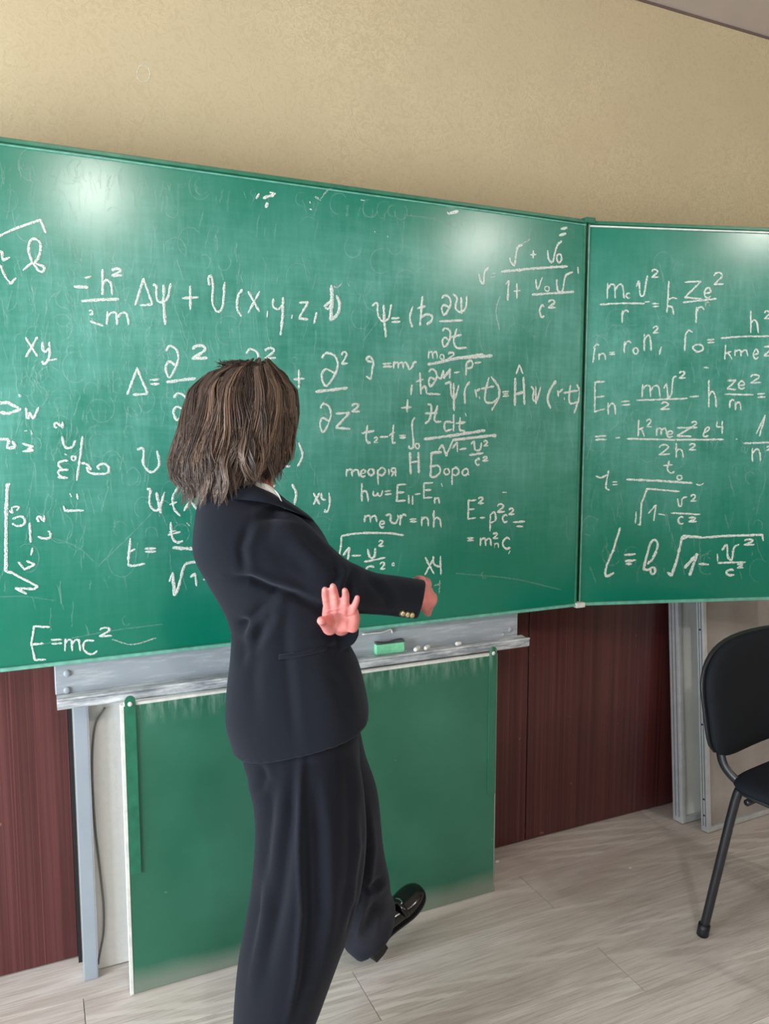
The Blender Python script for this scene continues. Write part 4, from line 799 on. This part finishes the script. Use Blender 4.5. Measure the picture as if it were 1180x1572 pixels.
tf = [([(463, 1150), (460, 1220), (461, 1300), (464, 1400), (455, 1500), (440, 1572)], 6, -.008), ([(450, 1155), (447, 1250), (430, 1380), (405, 1500)], 12, .008), ([(420, 1175), (412, 1260), (396, 1380), (385, 1480)], 11, .009), ([(478, 1180), (488, 1280), (492, 1400), (470, 1520)], 11, .007),
      ([(400, 1172), (405, 1195), (396, 1215)], 8, .006), ([(530, 1150), (540, 1250), (538, 1350), (520, 1430)], 12, .005), ([(556, 1230), (562, 1300), (552, 1385), (530, 1448)], 6, .010), ([(398, 1300), (404, 1400), (385, 1540)], 10, -.005),
      ([(590, 1345), (575, 1360), (560, 1362)], 6, .006), ([(585, 1380), (570, 1400), (560, 1440)], 9, .006)]
trousers = remesh('trousers', T, .0044, TROU, person, 5, .5, wrinkles(tf))

# ---- shoes
def shoe(heel, yaw_vec, pitch, sc=1.0, roll=0.0):
    f = np.array(yaw_vec, float); f /= np.linalg.norm(f); up = np.array([0, 0, 1.0]); ax = f*math.cos(pitch)+up*math.sin(pitch); uu = up*math.cos(pitch)-f*math.sin(pitch); sd = np.cross(ax, uu)
    sd, uu = sd*math.cos(roll)+uu*math.sin(roll), uu*math.cos(roll)-sd*math.sin(roll)
    def Q(s, a, b): return np.array(heel)+(sd*a+ax*s+uu*b)*sc
    st = [(-.002, .020, .050, .080), (.012, .031, .044, .094), (.045, .034, .040, .096), (.085, .034, .030, .088), (.125, .038, .018, .076), (.165, .045, .010, .062), (.200, .046, .008, .054), (.228, .039, .009, .047), (.246, .024, .012, .038), (.252, .010, .016, .030)]
    A = crom(st, 34); rings = []
    for s, hw, z0, z1 in A:
        zc = (z0+z1)/2; hh = (z1-z0)/2; R = []
        for j in range(24):
            t = 2*PI*j/24; c, q = math.cos(t), math.sin(t); R.append(Q(s, hw*math.copysign(abs(c)**.75, c)*(1 if q < 0 else 1-.22*q), zc+hh*math.copysign(abs(q)**.8, q)))
        rings.append(R)
    V, Fc = ringmesh(rings); o = fix(pydata('shoe', V, Fc, LEATHER, person, True)); o['label'] = 'black patent leather block heeled loafer'
    so = []
    for s, hw, z0, z1 in A:
        so.append([Q(s*1.004, hw*1.05*c, z0+dz) for c, dz in ((1, -.001), (1, .005), (-1, .005), (-1, -.001))])
    V, Fc = ringmesh(so); fix(pydata('sole', V, Fc, SOLE, o))
    R = [[Q(s, a*k, z) for s, a in ((.000, -.026), (.000, .026), (.030, .030), (.052, .028), (.052, -.028), (.030, -.030))] for z, k in ((.000, .92), (.022, .9), (.046, 1.0))]
    V, Fc = ringmesh(R); fix(pydata('heel', V, Fc, SOLE, o))
    tube('strap', [Q(.150, .046*math.cos(t), .045+.036*math.sin(t)) for t in np.linspace(-.1, PI+.1, 12)], .0055, LEATHER, o, 10, 24, (ax, 1.6))
    tube('buckle', [Q(.158+.006*math.cos(t)*1.2, .014*math.sin(t)+.014, .078) for t in np.linspace(0, 2*PI, 12)], .0018, CHROME, o, 8, 24)
    return o
hb = onZ(570, 1472, .014); tdir = np.array([math.cos(math.radians(20)), math.sin(math.radians(20)), 0])
shoe(tuple(hb), tdir, math.radians(29), .90)
shoe(tuple(P(412, 1738, 1.60)*[1, 1, 0]+[0, 0, .001]), (.93, .38, 0), 0.0, .95)

# ---- hair: a dense mass of swept locks over a dark core
HS = [(377, 555, 412, 549, 1.690, .040), (320, 574, 432, 573, 1.685, .085), (293, 600, 448, 598, 1.680, .105), (283, 640, 450, 632, 1.672, .118), (274, 675, 446, 662, 1.668, .120), (266, 705, 441, 692, 1.665, .118), (268, 732, 432, 714, 1.66, .106), (282, 750, 412, 734, 1.655, .092)]
def hshape(t, s):
    return .05*math.sin(3*t+1)*s+.03*math.sin(7*t+2*s)
core = [(a+9, b+7, c-8, d+7, e, f*.90) for a, b, c, d, e, f in HS[:-1]]
hair = remesh('hair', [sil_geo(core, 30, 40, 2.1, hshape)], .006, None, person, 3, .5)
vc = hair.data.color_attributes.new('shade', 'FLOAT_COLOR', 'POINT'); nvh = len(hair.data.vertices)
vc.data.foreach_set('color', np.tile([.022, .014, .011, 1], nvh).astype(np.float32)); hair.data.materials.append(HAIR)
A = np.array(HS); top = P(396, 547, 1.69)
def hsurf(t, s, rr):
    """t azimuth, s 0 top..1 bottom"""
    k = s*(len(HS)-1); i = min(int(k), len(HS)-2); f = k-i; row = A[i]*(1-f)+A[i+1]*f
    xa, ya, xb, yb, d, b = row; pa, pb = P(xa, ya, d), P(xb, yb, d); c = (pa+pb)/2; u = (pb-pa)/2; dv = FH-u*np.dot(FH, u)/np.dot(u, u); dv /= np.linalg.norm(dv)
    q = rr*(1+hshape(t, s)); return c+u*math.cos(t)*q+dv*b*math.sin(t)*q
HV = []; HFc = []; HCn = []
def strand(path, r0, cols):
    k = len(HV); n = len(path); T = np.gradient(path, axis=0); T /= np.linalg.norm(T, axis=1)[:, None]+1e-9
    side = np.cross(T, FH); side /= np.linalg.norm(side, axis=1)[:, None]+1e-9; up2 = np.cross(side, T)
    for i in range(n):
        rr = r0*(1-.75*(i/(n-1))**3)*(.6 if i == 0 else 1)
        for a in (0, 2.09, 4.19): HV.append(path[i]+(side[i]*math.cos(a)+up2[i]*math.sin(a))*rr); HCn.append(cols[i])
    for i in range(n-1):
        for j in range(3): a = k+3*i+j; b2 = k+3*i+(j+1) % 3; HFc.append((a, b2, b2+3, a+3))
PART = 2.4                                                     # the parting lies at the left of the crown
NL = 360
for L in range(NL):
    t0 = rng.uniform(0, 2*PI); s0 = abs(rng.normal(0, .10)); layer = rng.uniform(.86, 1.02); end = rng.uniform(.74, 1.10)
    if rng.random() < .2: end = rng.uniform(.4, .75)
    # seen from outside, left-side locks reach lower
    wave = rng.uniform(.015, .065); wf = rng.uniform(5, 12); wp = rng.uniform(0, 6.3); drift = rng.normal(0, .16)
    lock = rng.random(); warm = lock**2
    base = np.array([.045, .031, .026])*(1-warm)+np.array([.150, .104, .080])*warm
    if rng.random() < .07: base = np.array([.19, .125, .09])
    flip = rng.normal(.02, .05)
    for q in range(16):
        dt = rng.normal(0, .055); dr = rng.normal(0, .028); n = 18; path = []; cols = []; e2 = end+rng.normal(0, .035); sh = rng.uniform(.7, 1.25); ph = rng.normal(0, .5)
        for i in range(n):
            u = i/(n-1); s = s0+(e2-s0)*u; ss = min(max(s, 0), 1)
            tt = t0+dt*(.4+1.2*u)+drift*u+wave*math.sin(wf*u+wp+ph*.3)*1.3
            rr = layer+dr*u+wave*.6*math.cos(wf*u+wp)+flip*u**4
            p = hsurf(tt, ss, rr)
            if s > 1: p = p+np.array([0, 0, -(s-1)*.16])
            c = base*sh*(.85+.8*u); path.append(p); cols.append((c[0], c[1], c[2], 1))
        strand(np.array(path), rng.uniform(.0007, .0015), cols)
# longer curling ends that fall over the collar at the back and on the left
for L in range(70):
    side_ = rng.random() < .7; x0 = rng.uniform(276, 352) if side_ else rng.uniform(352, 432); y0 = 735 if side_ else 712
    d0 = 1.66-.10*math.sin(PI*(x0-265)/180)+rng.uniform(-.012, .012); ln = rng.uniform(14, 40) if side_ else rng.uniform(8, 24); cu = rng.normal(0, 10); wp = rng.uniform(0, 6.3)
    warm = rng.random(); base = np.array([.055, .038, .031])*(1-warm)+np.array([.17, .118, .090])*warm
    for q in range(12):
        ox, oy = rng.normal(0, 2.6), rng.normal(0, 5); n = 14; path = []
        for i in range(n):
            u = i/(n-1); path.append(P(x0+ox*(1-.6*u)+cu*u*u+3.5*math.sin(7*u+wp), y0-50+oy+(50+ln)*u, d0-.006*u-.012*math.sin(3*u)))
        strand(np.array(path), rng.uniform(.0007, .0013), [tuple(base*rng.uniform(.8, 1.15)*(.7+.6*i/(n-1)))+(1,) for i in range(n)])
# top whorl: strands sweeping from the parting over the crown
for q in range(1500):
    t0 = rng.uniform(0, 2*PI); n = 10; ct = P(362+rng.normal(0, 16), 562+rng.normal(0, 3), 1.66+rng.normal(0, .03)); tgt = hsurf(t0, .28+rng.uniform(-.05, .1), rng.uniform(.97, 1.03)); mid = hsurf(t0, .10, rng.uniform(.86, 1.0))
    a = .5*(ct+top)+[0, 0, .002]; path = crom([a*.4+ct*.6, mid, tgt], n); s_ = rng.uniform(.6, 1.3); w_ = rng.random()**2
    c = (np.array([.034, .022, .017])*(1-w_)+np.array([.095, .062, .046])*w_)*s_
    strand(path, rng.uniform(.0007, .0014), [(c[0], c[1], c[2], 1)]*n)
# stray wisps at the outline
for x, y, d, dx, dy in ((445, 650, 1.66, 12, 6), (440, 670, 1.66, 10, 8), (415, 715, 1.65, 18, 22), (405, 712, 1.62, 10, 26), (308, 742, 1.60, -10, 22), (330, 745, 1.57, 6, 22), (300, 738, 1.62, 4, 26), (290, 735, 1.62, -12, 8), (372, 728, 1.58, 12, 18), (345, 748, 1.56, -6, 14), (395, 720, 1.60, 6, 24), (448, 605, 1.68, 6, 18), (384, 735, 1.575, 24, 4)):
    for q in range(9):
        p0 = P(x+rng.normal(0, 3)-dx*.8, y-14+rng.normal(0, 2), d); p1 = P(x+dx*.3+rng.normal(0, 2.5), y+rng.normal(0, 2), d); p2 = P(x+dx+rng.normal(0, 4), y+dy+rng.normal(0, 4), d)
        c = np.array([.05, .032, .024])*rng.uniform(.6, 2.0); strand(crom([p0, p1, p2], 9), .0007, [(c[0], c[1], c[2], 1)]*9)
me = bpy.data.meshes.new('strands'); nV = len(HV); HVa = np.array(HV, np.float32); me.vertices.add(nV); me.vertices.foreach_set('co', HVa.ravel())
Fa = np.array(HFc, np.int32); nf = len(Fa); me.loops.add(nf*4); me.loops.foreach_set('vertex_index', Fa.ravel()); me.polygons.add(nf)
me.polygons.foreach_set('loop_start', np.arange(nf, dtype=np.int32)*4); me.update(calc_edges=True)
vc = me.color_attributes.new('shade', 'FLOAT_COLOR', 'POINT'); vc.data.foreach_set('color', np.array(HCn, np.float32).ravel())
st_ = link('strands', me, HAIR, hair, True); st_['kind'] = 'stuff'

# ------------------------------------------------------------------ ceiling lamps (above and behind the photographer)
GLOW = N('lamp_opal_glass', .4); GLOW.b.inputs['Emission Color'].default_value = (1, .95, .86, 1); GLOW.b.inputs['Emission Strength'].default_value = 14
for i, (x, y) in enumerate(LAMPS):
    g_ = empty('ceiling_lamp', 'round flat opal ceiling lamp, %s of the two' % ('left' if i == 0 else 'right'), 'lamp')
    tube('base', [(x, y, HZ-.001), (x, y, 2.868)], [.15, .15], WEDGE, g_, 32)
    tube('diffuser', [(x, y, 2.868), (x, y, 2.850), (x, y, 2.842)], [.135, .13, .10], GLOW.m, g_, 32)

# every Empty moves to the base of its thing; the parts keep their places
bpy.context.view_layer.update()
for e in [o for o in COL.objects if o.type == 'EMPTY']:
    pts = [o.matrix_world @ Vector(c) for o in e.children_recursive if o.type == 'MESH' for c in o.bound_box]
    lo = [min(p[i] for p in pts) for i in range(3)]; hi = [max(p[i] for p in pts) for i in range(3)]
    e.location = ((lo[0]+hi[0])/2, (lo[1]+hi[1])/2, lo[2])
    for c in e.children: c.matrix_parent_inverse = Matrix.Translation(-e.location)
